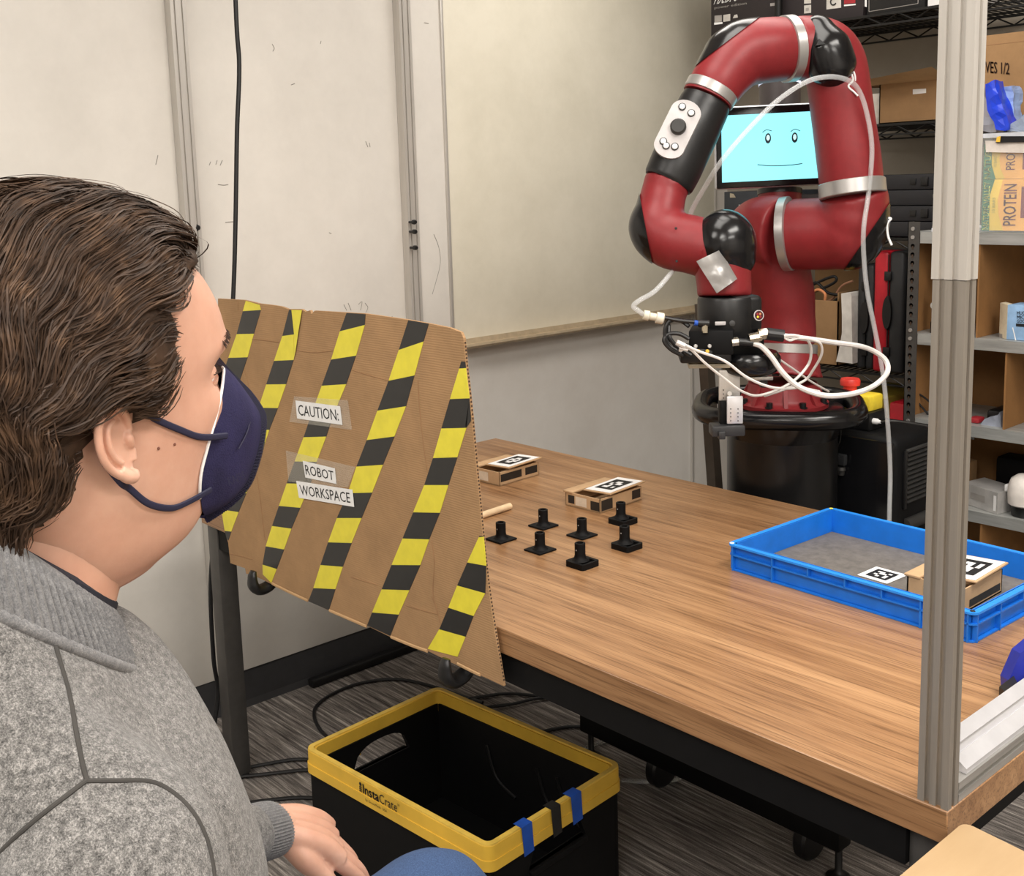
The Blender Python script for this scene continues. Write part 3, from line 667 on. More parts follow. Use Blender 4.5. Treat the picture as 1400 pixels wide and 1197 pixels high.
for y0_, y1_, mm in ((-.115, -.085, mat('blue_masking_tape', (30, 80, 176), .6)), (.03, .062, MC['blue_masking_tape']), (-.03, -.002, M_HBLK)):
    tp = MB(); xs = a + .0035
    P = [(a - .019, y0_, cz_ + .0018), (xs, y0_, cz_ + .0018), (xs, y0_ + .006, zr - .01)]
    Q = [(a - .019, y1_, cz_ + .0018), (xs, y1_, cz_ + .0018), (xs, y1_ + .004, zr - .008)]
    vs = [Mc @ Vector(k) for k in P + Q]; tp.add(vs, [(0, 1, 4, 3), (1, 2, 5, 4)]); tp.build('tape_strip', mm, CR, smooth=False)
for s, x_ in ((1, -.1), (1, .06), (1, .12)):                          # moulded ribs inside
    MB().tube([Mc @ Vector((x_, bi - tk - .002, zr - .03)), Mc @ Vector((x_ + .03, bi - tk - .003, zr - .10)), Mc @ Vector((x_ + .09, bi - tk - .002, zr - .13))], .004, 8, res=6).build('moulded_rib', M_BLK, CR)
# floor cables
fc = [([(660, 960), (560, 930), (500, 932), (455, 948), (430, 970), (440, 1000), (480, 1030)], 'black cable looping on the carpet behind the yellow-rimmed crate'),
      ([(255, 1060), (330, 1050), (400, 1038), (440, 1040)], 'upper black cable crossing the carpet beside the table leg'), ([(260, 1064), (340, 1060), (420, 1052), (470, 1055)], 'middle black cable crossing the carpet beside the table leg'),
      ([(320, 1100), (370, 1093), (420, 1090), (470, 1098)], 'lowest black cable on the carpet running under the crate side'),
      ([(640, 955), (690, 948), (735, 951), (790, 960)], 'black cable behind the rear table leg, upper of two'), ([(650, 968), (700, 962), (730, 955), (760, 952)], 'black cable behind the rear table leg, lower of two'),
      ([(740, 1000), (780, 993), (830, 996), (900, 1010)], 'short black cable on the carpet near the robot base foot')]
for i, (p, lab) in enumerate(fc): cable('floor_cable', [Zp(u, v, .006 + .002 * (i % 3)) for u, v in p], .005, M_CAB, lab, group='black cables on the carpet')
M_HOSE = mat('clear_hose', (215, 215, 212), .15, trans=.75, var=.02)
cable('floor_hose', [Zp(u, v, .007) for u, v in [(800, 1022), (840, 1010), (880, 1015), (900, 1040), (930, 1062), (890, 1068), (850, 1066)]], .006, M_HOSE, 'clear hose curled on the carpet under the walnut table', 'hose')
cable('floor_hose', [Zp(u, v, .007) for u, v in [(1150, 1130), (1180, 1148), (1230, 1160), (1300, 1178)]], .006, M_HOSE, 'clear hose end on the carpet below the table corner', 'hose')

# ================================================================ WIRE SHELVING AND WHAT STANDS ON IT
WF, WBk, WX0, WX1 = 3.36, 3.80, -2.60, -.6
M_WIRE = mat('black_wire', (24, 23, 22), .5, .3)
W = thing('wire_shelving', 'black wire shelving rack along the back wall', 'shelving', ((WX0 + WX1) / 2, 3.58, 0))
SZ = (.26, .855, 1.302, 1.664, 2.008)
for x, y in ((A(1062, 300, WF).x, WF), (A(1075, 300, WBk).x, WBk), (WX1, WF), (WX1, WBk)):
    MB().lathe((x, y, 0), [(.0125, 0), (.0125, 2.5)], 12).build('post', M_WIRE, W)
for z in SZ:
    sh = MB()
    for y in (WF, WBk):
        sh.box((WX0, y - .003, z - .004), (WX1, y + .003, z + .004)); sh.box((WX0, y - .003, z - .034), (WX1, y + .003, z - .028))
        n = 36; dx = (WX1 - WX0) / n
        for i in range(n):
            xa = WX0 + i * dx; a_, b_ = ((z - .030), (z - .002)) if i % 2 == 0 else ((z - .002), (z - .030))
            sh.tube([(xa, y, a_), (xa + dx, y, b_)], .0026, 4)
    for y in (WF + .11, WF + .22, WF + .33): sh.box((WX0, y - .003, z - .006), (WX1, y + .003, z))
    for i in range(86):
        xa = WX0 + (i + .5) * (WX1 - WX0) / 86; sh.box((xa - .0017, WF, z), (xa + .0017, WBk, z + .0035))
    sh.build('wire_shelf', M_WIRE, W, smooth=False)
ST = .0045
M_BOXK = mat('black_carton', (38, 32, 34), .55); M_PUR = mat('print_grey', (150, 146, 142), .6); M_REDP = mat('print_red', (150, 36, 44), .5)
def carton(name, label, x0, x1, y0, y1, z0, z1_, m, cat='box', group=None, r=.002):
    t = thing(name, label, cat, ((x0 + x1) / 2, (y0 + y1) / 2, z0), group=group)
    MB().bbox((x0, y0, z0 + .0005), (x1, y1, z1_), r).build('box_body', m, t); return t
def fpt(u, v, y): return A(u, v, y - .001)
zt_ = SZ[4] + ST
B1 = carton('power_supply_carton', 'black printed carton with white icons on the top shelf behind the robot', A(972, 30, WF + .02).x, A(1180, 20, WF + .02).x, WF + .02, WF + .3, zt_, zt_ + .26, M_BOXK)
yf = WF + .02
def fq(us, f=yf): return [fpt(u, v, f) for u, v in us]
text_add(MB(), 'HX.DFO', *fq([(977.5, 6), (1010, 1), (1012, -14), (979.5, -9)]), mx=0, my=0, shear=.12, weight=.01).build('lettering', M_WHITE, B1, smooth=False)
text_add(MB(), 'power edition', *fq([(977, 13.5), (1021, 7), (1021, 2.5), (977, 9)]), mx=0, my=0).build('lettering', M_PUR, B1, smooth=False)
for q, mm in (([(977, 31), (987, 29.5), (987, 20.5), (977, 21.5)], MC['print_grey']), ([(989, 30), (998.5, 28.5), (998.5, 19), (989, 20.5)], mat('print_pale', (190, 186, 180), .6)), ([(976.5, 34), (988, 32.5), (988, 30), (976.5, 31)], M_WHITE),
              ([(1002, 25), (1009, 24), (1008, 19.5), (1004, 20.5)], MC['print_pale']), ([(1099.5, 18.5), (1109, 17.5), (1109, 6.5), (1099.5, 7.5)], MC['print_pale']), ([(1099.5, 5), (1109, 4.5), (1109, -5), (1099.5, -4)], MC['print_pale']),
              ([(1130, 13), (1150, 10.5), (1150, -6), (1130, -4)], MC['print_pale']), ([(1154, 5.5), (1169.5, 4), (1169.5, -6), (1154, -4)], M_REDP), ([(1154, 8.5), (1170, 7), (1170, 5.2), (1154, 6.5)], M_WHITE), ([(1053, 8.5), (1063, 7.5), (1063, 3.5), (1053, 4.5)], MC['print_grey'])):
    MB().quad(*[p - Vector((0, .0004, 0)) for p in fq(q)]).build('printed_icon', mm, B1, smooth=False)
m = MB(); c = fpt(1140, 2, yf) - Vector((0, .002, 0))
m.tube([c + Vector((math.cos(t) * .011, 0, math.sin(t) * .011)) for t in [PI * (.25 + 1.55 * k / 12) for k in range(13)]], .0022, 5); m.build('printed_icon', M_INK, B1)
m = MB(); c = fpt(1104, 13, yf) - Vector((0, .0012, 0)); m.box((c.x - .006, c.y - .0003, c.z - .004), (c.x + .006, c.y, c.z + .005)); m.build('printed_icon', MC['print_grey'], B1)
xl = A(1182, 15, yf).x; xr = A(1262, 10, yf).x
B2 = carton('electronics_carton', 'black carton with thin grey frame line beside the printed carton, top shelf', xl, xr, WF + .03, WF + .28, zt_, zt_ + .2, M_BLK)
q = [(1188, 16), (1255, 5), (1256, -20), (1188, -10)]; P = fq(q, WF + .03); m = MB()
for a_, b_ in zip(P, P[1:] + P[:1]): m.tube([a_, b_], .0012, 4)
m.build('printed_frame', MC['print_grey'], B2, smooth=False)
MB().quad(*fq([(1182.2, 9), (1185, 9.5), (1185, -20), (1182.2, -20)], WF + .028)).build('white_edge', M_WHITE, B2, smooth=False)
B3 = carton('white_carton', 'white carton end peeking out above the top wire shelf beside the post', A(1266, 3, yf).x, A(1288, 3, yf).x + .1, WF + .03, WF + .2, zt_, zt_ + .1, M_WHITE)

# second shelf from the top: open carton and a big carton
z_ = SZ[3] + ST; y_ = WF + .03
x0, x1 = A(1202, 140, y_).x, A(1297, 140, y_).x
OC = thing('open_carton', 'open brown cardboard carton with raised flaps on the second wire shelf', 'box', ((x0 + x1) / 2, y_ + .15, z_))
m = MB(); zt2 = z_ + .125; k = .004
for a_, b_ in (((x0, y_, z_), (x1, y_ + k, zt2)), ((x0, y_ + .3 - k, z_), (x1, y_ + .3, zt2)), ((x0, y_, z_), (x0 + k, y_ + .3, zt2)), ((x1 - k, y_, z_), (x1, y_ + .3, zt2)), ((x0, y_, z_), (x1, y_ + .3, z_ + k))): m.box(a_, b_)
m.build('box_body', M_CARD, OC, smooth=False)
MB().add([(x0, y_, zt2), (x1, y_, zt2), (x1 + .01, y_ - .13, zt2 + .028), (x0 - .13, y_ - .12, zt2 - .004)], [(0, 1, 2, 3)]).build('flap', cardboard('carton_inner', (196, 164, 124)), OC, smooth=False)
MB().add([(x0 - .005, y_ + .3, zt2), (x0 - .005, y_, zt2), (x0 - .12, y_ + .01, zt2 + .0), (x0 - .12, y_ + .28, zt2 + .03)], [(0, 1, 2, 3)]).build('flap', MC['cardboard'], OC, smooth=False)
MB().add([(x0, y_ + .3, zt2), (x1, y_ + .3, zt2), (x1 - .12, y_ + .36, zt2 + .035), (x0 - .08, y_ + .36, zt2 + .07)], [(0, 1, 2, 3)]).build('flap', MC['cardboard'], OC, smooth=False)
P = [A(u, v, y_ - .001) for u, v in ((1248, 129), (1266, 127), (1266, 121), (1248, 122))]
MB().prism(P, (0, .0006, 0)).build('paper_sticker', M_WHITE, OC, smooth=False)
put(MB().bbox((x0 - .10, y_ + .02, z_ + .0005), (x0 - .008, y_ + .25, z_ + .1), .002).build('pale_carton', mat('pale_carton', (206, 202, 194), .7)), 'pale grey small carton tucked left of the open brown carton', 'box')
x0, x1 = A(1322, 100, y_).x, -1.1
BG = thing('tall_carton', 'tall brown cardboard carton with handwritten marker lettering behind the clear bin', 'box', ((x0 + x1) / 2, y_ + .15, z_))
MB().bbox((x0, y_, z_), (x1, y_ + .32, A(1360, 47, y_).z), .003).build('box_body', M_CARD, BG)
text_add(MB(), 'HAVES 1/2', *[A(u, v, y_ - .001) for u, v in ((1333, 98), (1380, 102), (1380, 86), (1333, 83))], mx=0, my=0, weight=.01).build('lettering', mat('marker_brown', (70, 46, 34), .7), BG, smooth=False)
MB().box((x0 + .0, y_ - .0008, A(1360, 61, y_).z), (x1, y_ - .0002, A(1360, 60, y_).z)).build('fold_line', MC['cardboard_crease'], BG)

# third shelf: stack of four black flat cartons, small lettered carton by the screen
z_ = SZ[2] + ST; x0, x1 = A(1150, 280, y_).x, -1.5
tops = [A(1290, v, y_).z for v in (310, 299, 279.5, 257, 236.5)]; zz = [z_ + i * (tops[4] - z_) / 4 for i in range(5)]
nm = ['bottom one with grey print', 'second from the bottom with latch', 'third from the bottom with grey print', 'top one with latch']
for i in range(4):
    t = carton('flat_carton', 'flat black carton in the stack of four, ' + nm[i], x0 + .004 * (i % 2), x1, y_, y_ + .28, zz[i] + .001, zz[i + 1] - .001, mat('dark_flat_carton', (30, 30, 34), .5), group='stacked flat black cartons')
    if i % 2: 
        c = A(1264, 246 if i == 3 else 288, y_ - .003); MB().bbox((c.x - .012, y_ - .006, zz[i] + .012), (c.x + .012, y_ + .001, zz[i + 1] - .01), .002).build('latch', M_BLK, t)
        MB().bbox((c.x - .05, y_ - .003, zz[i] + .016), (c.x - .03, y_ + .001, zz[i + 1] - .014), .001).build('latch', M_BLK, t)
    else:
        m = MB(); zc = (zz[i] + zz[i + 1]) / 2; xa = A(1276, 262, y_).x
        text_add(m, 'RTX-20', (xa, y_ - .0008, zc - .002), (xa + .035, y_ - .0008, zc - .002), (xa + .035, y_ - .0008, zc + .012), (xa, y_ - .0008, zc + .012), mx=0, my=.1); m.build('lettering', MC['print_grey'], t, smooth=False)
x0, x1 = A(990, 275, y_).x, A(1042, 275, y_).x + .1
FB = carton('lettered_carton', 'dark carton with white serif lettering just below the robot screen', x0, x1, y_, y_ + .25, z_, A(1000, 262, y_).z, mat('slate_carton', (44, 48, 54), .55))
text_add(MB(), 'FARBERW', *[A(u, v, y_ - .001) for u, v in ((1010, 287), (1040, 286), (1040, 278.5), (1010, 279.5))], mx=0, my=.05, weight=.012).build('lettering', M_WHITE, FB, smooth=False)
MB().quad(*[A(u, v, y_ - .001) for u, v in ((998, 270), (1006, 270), (1003, 265), (998, 264))]).build('torn_edge', mat('pale_card', (160, 150, 130), .8), FB, smooth=False)
carton('dark_carton', 'plain dark carton behind the robot neck on the third wire shelf', x1 + .02, A(1150, 280, y_).x - .02, y_ + .02, y_ + .25, z_, z_ + .14, M_BOXK)

# fourth shelf: hard cases, white paper bag, cable carton
z_ = SZ[1] + ST
M_CASE = mat('case_charcoal', (40, 41, 43), .5); M_CASER = mat('case_red', (176, 28, 42), .4)
def hard_case(u0, u1, label, red_side, yy, top):
    xa, xb = A(u0, 440, yy).x, A(u1, 440, yy).x; t = thing('hard_case', label, 'case', ((xa + xb) / 2, yy + .15, z_), group='hard cases standing on the wire shelf'); zt = A(1200, top, yy).z
    mid = xa + (xb - xa) * .5
    for k, (p, q, mm) in enumerate(((xa, mid - .001, M_CASER if red_side else M_CASE), (mid + .001, xb, M_CASE))):
        pr = []; n = 12
        s_ = 1 if k == 0 else -1; ed = p if k == 0 else q
        z0_, z1_ = z_ + .001, zt; other = q if k == 0 else p
        m = MB(); m.bbox((p, yy, z0_), (q, yy + .32, z1_), .012, seg=3)
        m.build('shell', mm, t)
    zc = (z_ + zt) / 2
    MB().lathe((mid + (.0 if not red_side else 0), yy + .004, zc), [(.0, -.012), (.022, -.012), (.024, -.004), (.024, .002)], 20, axis='Y', M=Matrix.Diagonal((.7, 1, 2.4, 1))).build('handle', M_BLK, t)
    MB().box((mid - .0015, yy - .0012, z_ + .01), (mid + .0015, yy + .002, zt - .01)).build('seam', M_BLK, t)
    for f in (.18, .8): MB().bbox((mid - .012, yy - .007, z_ + (zt - z_) * f - .015), (mid + .012, yy + .001, z_ + (zt - z_) * f + .015), .002).build('latch', M_BLK, t)
    return t
hard_case(1171, 1194, 'charcoal hard case standing directly right of the white paper bag', False, y_, 362)
hard_case(1193, 1234, 'red and charcoal hard case on the wire shelf beside the perforated upright', True, y_ - .02, 343)
hard_case(1238, 1275, 'charcoal hard case mostly hidden behind the perforated upright', False, y_, 352)
pts = [A(u, v, y_ - .03) for u, v in ((1143, 494), (1165.5, 497), (1164, 405), (1163, 400), (1150, 401), (1151, 430), (1151, 455), (1147, 478))]
PB = MB(); PB.prism(pts, (0, .1, 0)); put(PB.build('paper_bag', mat('bag_white', (206, 202, 196), .75), smooth=False), 'tall crumpled white paper bag standing between cable carton and charcoal case', 'bag')
x0, x1 = A(1060, 440, y_).x, A(1146, 440, y_).x
CB = thing('cable_carton', 'open brown carton full of black and orange cables behind the robot arm', 'box', ((x0 + x1) / 2, y_ + .1, z_))
zt = A(1120, 410, y_).z; m = MB(); zb_ = z_ + .001
for a_, b_ in (((x0, y_, zb_), (x1, y_ + k, zt)), ((x0, y_ + .25, zb_), (x1, y_ + .254, zt + .09)), ((x0, y_, zb_), (x0 + k, y_ + .25, zt)), ((x1 - k, y_, zb_), (x1, y_ + .25, zt + .03)), ((x0, y_, zb_), (x1, y_ + .25, zb_ + k))): m.box(a_, b_)
m.build('box_body', M_CARD, CB, smooth=False)
MB().box((x0 + .006, y_ + .006, zb_ + k), (x1 - .006, y_ + .248, zt - .03)).build('cable_tangle', mat('tangle_dark', (26, 22, 20), .8), CB, kind='stuff')
cable('carton_cable', [A(u, v, y_ + .04) for u, v in ((1085, 404), (1105, 392), (1138, 378), (1142, 385), (1120, 396), (1100, 400), (1115, 386), (1132, 400), (1148, 404), (1140, 412))], .005, M_CAB, 'black cable looping out of the open brown carton', res=6)
cable('carton_cable', [A(u, v, y_ + .02) for u, v in ((1099, 425), (1106, 405), (1118, 396), (1128, 402), (1127, 414))], .005, mat('orange_cable', (196, 128, 84), .5), 'orange cable loop in the open brown carton', res=6)
cable('carton_cable', [A(u, v, y_ + .05) for u, v in ((1128, 414), (1140, 406), (1148, 394), (1155, 388), (1166, 384))], .004, mat('tan_cable', (150, 108, 84), .5), 'tan cable lead leaving the open brown carton', res=6)
put(MB().bbox((A(1130, 480, y_).x, y_ + .28, SZ[1] + ST), (A(1165, 480, y_).x, y_ + .4, SZ[1] + .2), .004).build('small_carton', M_BOXK), 'small dark carton at the back of the fourth wire shelf', 'box')
# lowest shelf: dark crates
yl = WF + .02
for u0, u1, h_, lab, mm in ((1215, 1250, .25, 'red and black tool case low behind the black equipment case', M_CASER), (1150, 1206, .22, 'yellow storage box low behind the equipment case', mat('box_yellow', (170, 150, 60), .6))):
    put(MB().bbox((A(u0, 560, yl).x, yl, SZ[0] + ST), (A(u1, 560, yl).x, yl + .3, A(1230, 551 if u0 > 1200 else 548, yl).z), .01).build('tool_case', mm), lab, 'case')

# ================================================================ GREY SHELF UNIT
GY = 3.05; GX0 = -1.655; GX1 = -.75; GD = .3
G = thing('grey_shelf_unit', 'grey steel boltless shelf unit with perforated uprights', 'shelving', ((GX0 + GX1) / 2, GY + GD / 2, 0))
GZ = (1.343, 1.05, .80, .553, .28, .06)
for x in (GX0, GX1):
    u_ = MB(); 
    w_ = .036
    u_.box((x, GY - .003, 0), (x + w_, GY - .0005, 1.372)); u_.box((x, GY - .003, 0), (x + .002, GY + .03, 1.372)); u_.build('upright', M_DGREY, G, smooth=False)
    MB().box((x, GY + GD - .03, 0), (x + .002, GY + GD, 1.372)).build('upright', M_DGREY, G, smooth=False)
    z = 1.352; i = 0
    while z > .04:
        near = any(0 < g + .012 - z < .05 for g in GZ) or any(abs(g - .002 - z) < .012 or abs(g - .026 - z) < .010 for g in GZ)
        if near: MB().lathe((x + .016, GY - .0035, z), [(.0, -.003), (.0055, -.003), (.0062, 0)], 10, axis='Y').build('bolt', M_SILV, G)
        else:
            hm = MB(); hm.lathe((x + .016, GY - .0036, z), [(.0, 0), (.0058, .0)], 12, axis='Y'); hm.box((x + .0137, GY - .0037, z - .010), (x + .0183, GY - .0034, z)); hm.build('slot_hole', MC['flute_shadow'], G, smooth=False)
        z -= .0245
for z in GZ:
    s_ = MB(); s_.box((GX0 + .037, GY - .001, z - .032), (GX1, GY + .0005, z)); s_.box((GX0 + .003, GY, z - .003), (GX1 + .03, GY + GD, z)); s_.box((GX0 + .037, GY, z - .032), (GX1, GY + .012, z - .030)); s_.build('shelf', M_GALV, G, smooth=False)
M_PB = cardboard('particle_board', (138, 100, 62))
for z0_, z1_, us in ((GZ[1], GZ[0] - .033, (1262, 1336)), (GZ[2], GZ[1] - .033, (1254, 1378)), (GZ[3], GZ[2] - .033, (1262,)), (GZ[4], GZ[3] - .033, (1352,))):
    yb = GY + GD - .004
    MB().box((GX0 + .01, yb, z0_), (GX1, yb + .004, z1_)).build('back_board', M_PB, G, smooth=False)
    zc = (z0_ + z1_) / 2
    for i, u in enumerate(us):
        xx = GX0 + .012 if i == 0 and u < 1300 else A(u, 400, GY + .006).x
        MB().box((xx, GY + .006, z0_ + .0004), (xx + .005, yb, z1_ + .028)).build('divider', M_PB, G, smooth=False)
# clear bin with snack boxes on top
zb = GZ[0] + .001; yb0 = GY + .012
bx0, bx1 = A(1337, 300, yb0).x, -.98; bzt = A(1360, 182, yb0).z
BN = thing('clear_bin', 'clear plastic bin holding yellow snack boxes on top of the grey shelf unit', 'bin', ((bx0 + bx1) / 2, yb0 + .12, zb))
M_CLB = mat('clear_bin_plastic', (225, 232, 236), .1, alpha=.12, var=.01)
m = MB(); k = .003
for a_, b_ in (((bx0, yb0, zb), (bx1, yb0 + k, bzt)), ((bx0, yb0 + .26, zb), (bx1, yb0 + .26 + k, bzt)), ((bx0, yb0, zb), (bx0 + k, yb0 + .26, bzt)), ((bx1 - k, yb0, zb), (bx1, yb0 + .26, bzt)), ((bx0, yb0, zb), (bx1, yb0 + .26, zb + k))): m.box(a_, b_)
m.build('bin_body', M_CLB, BN, smooth=False)
m = MB(); ring(m, (bx0 - .006, yb0 - .006, bx1 + .006, yb0 + .27), (bx0 + .001, yb0 + .001, bx1 - .001, yb0 + .262), bzt - .012, bzt, .01, Matrix.Identity(4)); m.build('bin_rim', mat('frosted_rim', (214, 218, 226), .3, alpha=.6), BN, smooth=False)
c = [A(u, v, yb0 - .008) for u, v in ((1361, 195), (1405, 194), (1405, 186), (1366, 186))]
MB().prism(c, (0, .006, 0)).build('latch_handle', M_BLK, BN, smooth=False)
c = [A(u, v, yb0 - .009) for u, v in ((1361.5, 194), (1367, 194), (1368, 186), (1363, 187))]; MB().prism(c, (0, .008, 0)).build('latch_end', M_RIMY, BN, smooth=False)
c = [A(u, v, yb0 - .002) for u, v in ((1348, 208), (1405, 209), (1405, 194), (1347, 192))]; MB().prism(c, (0, .001, 0)).build('paper_label', mat('bin_paper', (206, 198, 190), .7), BN, smooth=False)
M_SY = mat('snack_yellow', (240, 206, 76), .5, var=.02); M_SO = mat('snack_orange', (236, 176, 84), .5, var=.02); M_SG = mat('snack_green', (58, 118, 84), .5, var=.02)
ys = yb0 + .012
for vt, vb, lab, sc_t in ((245, 313, 'yellow protein snack box with orange front, lower one in the clear bin', 1), (196, 243.5, 'yellow protein snack box with orange front, upper one in the clear bin', .7)):
    xl, xr = A(1343, 300, ys).x, -1.02; zl, zh = (zb + .004, A(1370, 245, ys).z) if sc_t == 1 else (A(1370, 245, ys).z + .001, A(1370, 196, ys).z)
    t = thing('snack_box', lab, 'box', ((xl + xr) / 2, ys + .06, zl), group='snack boxes in the clear bin')
    MB().bbox((xl, ys, zl), (xr, ys + .13, zh), .001).build('box_body', M_SY, t)
    H_ = zh - zl; X = lambda u: A(u, 280, ys).x
    Q = lambda p: [Vector((X(u), ys - .0008, zl + H_ * f)) for u, f in p]
    MB().add(Q([(1343, 0), (1354, 0), (1353, .3), (1353, .7), (1359, 1), (1343, 1)] if sc_t == 1 else [(1343, 0), (1360, 0), (1354, .4), (1353, 1), (1343, 1)]), [tuple(range(6 if sc_t == 1 else 5))]).build('printed_band', M_SG, t, smooth=False)
    MB().add(Q([(1373, 0), (1366, .3), (1364, .6), (1370, 1), (1440, 1), (1440, 0)]), [tuple(range(6))]).build('printed_panel', M_SO, t, smooth=False)
    q = [p - Vector((0, .0006, 0)) for p in Q([(1353, .02), (1353, .95), (1345, .95), (1345, .02)])]
    text_add(MB(), 'NATURE VALLEY' if sc_t == 1 else 'NATURE', *q, mx=0, my=0, weight=.004).build('lettering', mat('print_lime', (222, 226, 120), .5), t, smooth=False)
    q = [p - Vector((0, .0006, 0)) for p in Q([(1390, .1), (1390, .9 if sc_t == 1 else 1.5), (1372.5, .9 if sc_t == 1 else 1.5), (1372.5, .1)])]
    if sc_t == 1: text_add(MB(), 'PROTEIN', *q, mx=0, my=0, weight=.006).build('lettering', mat('print_maroon', (120, 50, 48), .5), t, smooth=False)
    else:
        q = [p - Vector((0, .0006, 0)) for p in Q([(1386, .25), (1386, .85), (1373.5, .85), (1373.5, .25)])]; text_add(MB(), 'PROT', *q, mx=0, my=0, weight=.006).build('lettering', MC['print_maroon'], t, smooth=False)
    q = [p - Vector((0, .0006, 0)) for p in Q([(1361, .35), (1361, .65), (1357, .65), (1357, .35)])]
    text_add(MB(), '10 BARS', *q, mx=0, my=0).build('lettering', mat('print_olive', (150, 150, 60), .5), t, smooth=False)
    q = [p - Vector((0, .0005, 0)) for p in Q([(1396, .25), (1412, .25), (1412, .85), (1396, .85)])]; MB().quad(*q).build('printed_block', MC['print_maroon'], t, smooth=False)
# film wrappers lying on the bin
def crumple(name, pts, d, m, lab, cat, thick=.05):
    me = MB(); P = [A(u, v, d) for u, v in pts]; me.prism(P, (0, thick, 0)); mm = me.mesh(name)
    bm = bmesh.new(); bm.from_mesh(mm); bmesh.ops.triangulate(bm, faces=bm.faces); bmesh.ops.subdivide_edges(bm, edges=bm.edges, cuts=2, use_grid_fill=True)
    for v in bm.verts: v.co += noise.noise_vector(v.co * 40) * .006
    bm.to_mesh(mm); bm.free(); return put(obj(name, mm, m, None, False), lab, cat)
crumple('blue_wrapper', [(1363, 178), (1350, 150), (1346, 115), (1359, 109), (1368, 140), (1380, 168), (1378, 178)], yb0 + .03, mat('wrapper_blue', (30, 62, 200), .25), 'shiny dark blue wrapper standing in the clear bin', 'wrapper')
crumple('pale_wrapper', [(1368, 150), (1362, 118), (1383, 117), (1386, 128), (1384, 145), (1389, 166), (1378, 168)], yb0 + .08, mat('wrapper_pale', (150, 176, 226), .25, alpha=.9), 'pale blue wrapper leaning behind the dark blue wrapper', 'wrapper')
crumple('clear_wrapper', [(1337, 180), (1337, 130), (1345, 120), (1352, 150), (1362, 180)], yb0 + .05, mat('film_clear', (176, 178, 190), .15, alpha=.6), 'crinkled clear plastic film at the bin corner beside the post', 'wrapper')
crumple('clear_wrapper', [(1376, 180), (1380, 170), (1395, 160), (1410, 150), (1410, 182)], yb0 + .04, mat('film_blue', (150, 165, 190), .15, alpha=.8), 'crinkled clear blue film at the right end of the bin', 'wrapper')
xs_ = A(1271, 315, GY).x; put(MB().bbox((xs_, GY + .01, GZ[0] + .0005), (xs_ + .12, GY + .2, GZ[0] + .011), .001).build('paper_stack', mat('paper_bluewhite', (214, 216, 228), .7)), 'thin stack of white paper on top of the grey shelf unit', 'paper')
# shelf contents
yq = GY + .02
t = thing('dessert_pouch_box', 'light blue and cream food box in the upper compartment', 'box', tuple(A(1380, 465, yq)))
xa, xb, xc_ = A(1358, 460, yq).x, A(1376, 460, yq).x, -1.26; zl, zh = GZ[1] + .001, A(1370, 416, yq).z
MB().bbox((xb, yq, zl), (xc_, yq + .08, zh), .001).build('box_body', mat('box_lightblue', (140, 176, 214), .5), t)
MB().prism([(xb, yq, zl), (xb, yq, zh), (xa, yq + .035, zh), (xa, yq + .035, zl)], (0.001, .03, 0)).build('side_panel', mat('box_cream', (222, 210, 184), .6), t, smooth=False)
for i, s_ in enumerate(('MUG', 'MICRO', 'GOOD')):
    q = [A(u, v, yq - .001) for u, v in ((1390.5, 430 + i * 5.6), (1390.5 + 3.6 * len(s_), 430 + i * 5.6), (1390.5 + 3.6 * len(s_), 425.4 + i * 5.6), (1390.5, 425.4 + i * 5.6))]; text_add(MB(), s_, *q, mx=0, my=0, weight=.01).build('lettering', M_INK, t, smooth=False)
q = [A(u, v, yq - .001) for u, v in ((1389, 446), (1405, 447), (1405, 443), (1389, 442))]; MB().quad(*q).build('printed_block', M_INK, t, smooth=False)
q = [A(u, v, yq - .001) for u, v in ((1384, 448), (1388, 465), (1389.5, 465), (1385, 447))]; MB().quad(*q).build('printed_stripe', M_WHITE, t, smooth=False)
q = [A(u, v, yq + .012) for u, v in ((1361, 463), (1369, 464.5), (1369, 457), (1361, 456.5))]; 
MB().quad(*[Vector((p.x, yq + .035 - (p.x - xa) / (xb - xa) * .035 - .001, p.z)) for p in q]).build('barcode', MC['print_grey'], t, smooth=False)
# brass/chrome fittings behind the post
t = thing('chrome_fitting', 'chrome pipe fitting beside the post in the upper compartment', 'fitting', tuple(A(1280, 455, GY + .04)))
c = A(1280, 417, GY + .04)
MB().lathe((c.x, c.y, c.z), [(.011, -.014), (.011, 0), (.006, .0), (.006, -.005)], 18, axis='Y').build('ring_nut', mat('chrome', (200, 200, 200), .15, 1), t)
MB().lathe((c.x, c.y, GZ[1]), [(.015, 0), (.015, .03), (.010, .04), (.010, c.z - GZ[1] + .05), (.006, c.z - GZ[1] + .06)], 16).build('fitting_body', M_BLK, t)
c = A(1281, 446, GY + .02); put(MB().ell((c.x, c.y, GZ[1] + .02), (.011, .008, .0195)).build('pipe_plug', mat('cap_white', (206, 206, 212), .4)), 'small oval pale plastic cap beside the post', 'cap')
c = A(1283, 370, GY + .05); put(MB().prism([A(1277, 360, GY + .05), A(1286, 356, GY + .05), A(1288, 378, GY + .05), A(1282, 374, GY + .05)], (0, .004, 0)).build('paper_strip', M_WHITE, smooth=False), 'curled white paper strip hanging high in the upper compartment', 'paper')
cable('shelf_cable', [A(u, v, GY + .06) for u, v in ((1300, 570), (1277, 573), (1262, 558), (1252, 545), (1253, 537), (1262, 542), (1278, 552), (1290, 540), (1279, 534), (1274, 545), (1284, 556))], .003, M_CAB, 'thin black cable coiled in the compartment beside the perforated upright', res=6)
c = A(1326, 577, GY + .04); put(MB().bbox((c.x, GY + .03, GZ[2] + .001), (c.x + .03, GY + .07, GZ[2] + .016), .004).build('red_connector', M_REDP), 'small red connector on the third shelf right of the post', 'connector')
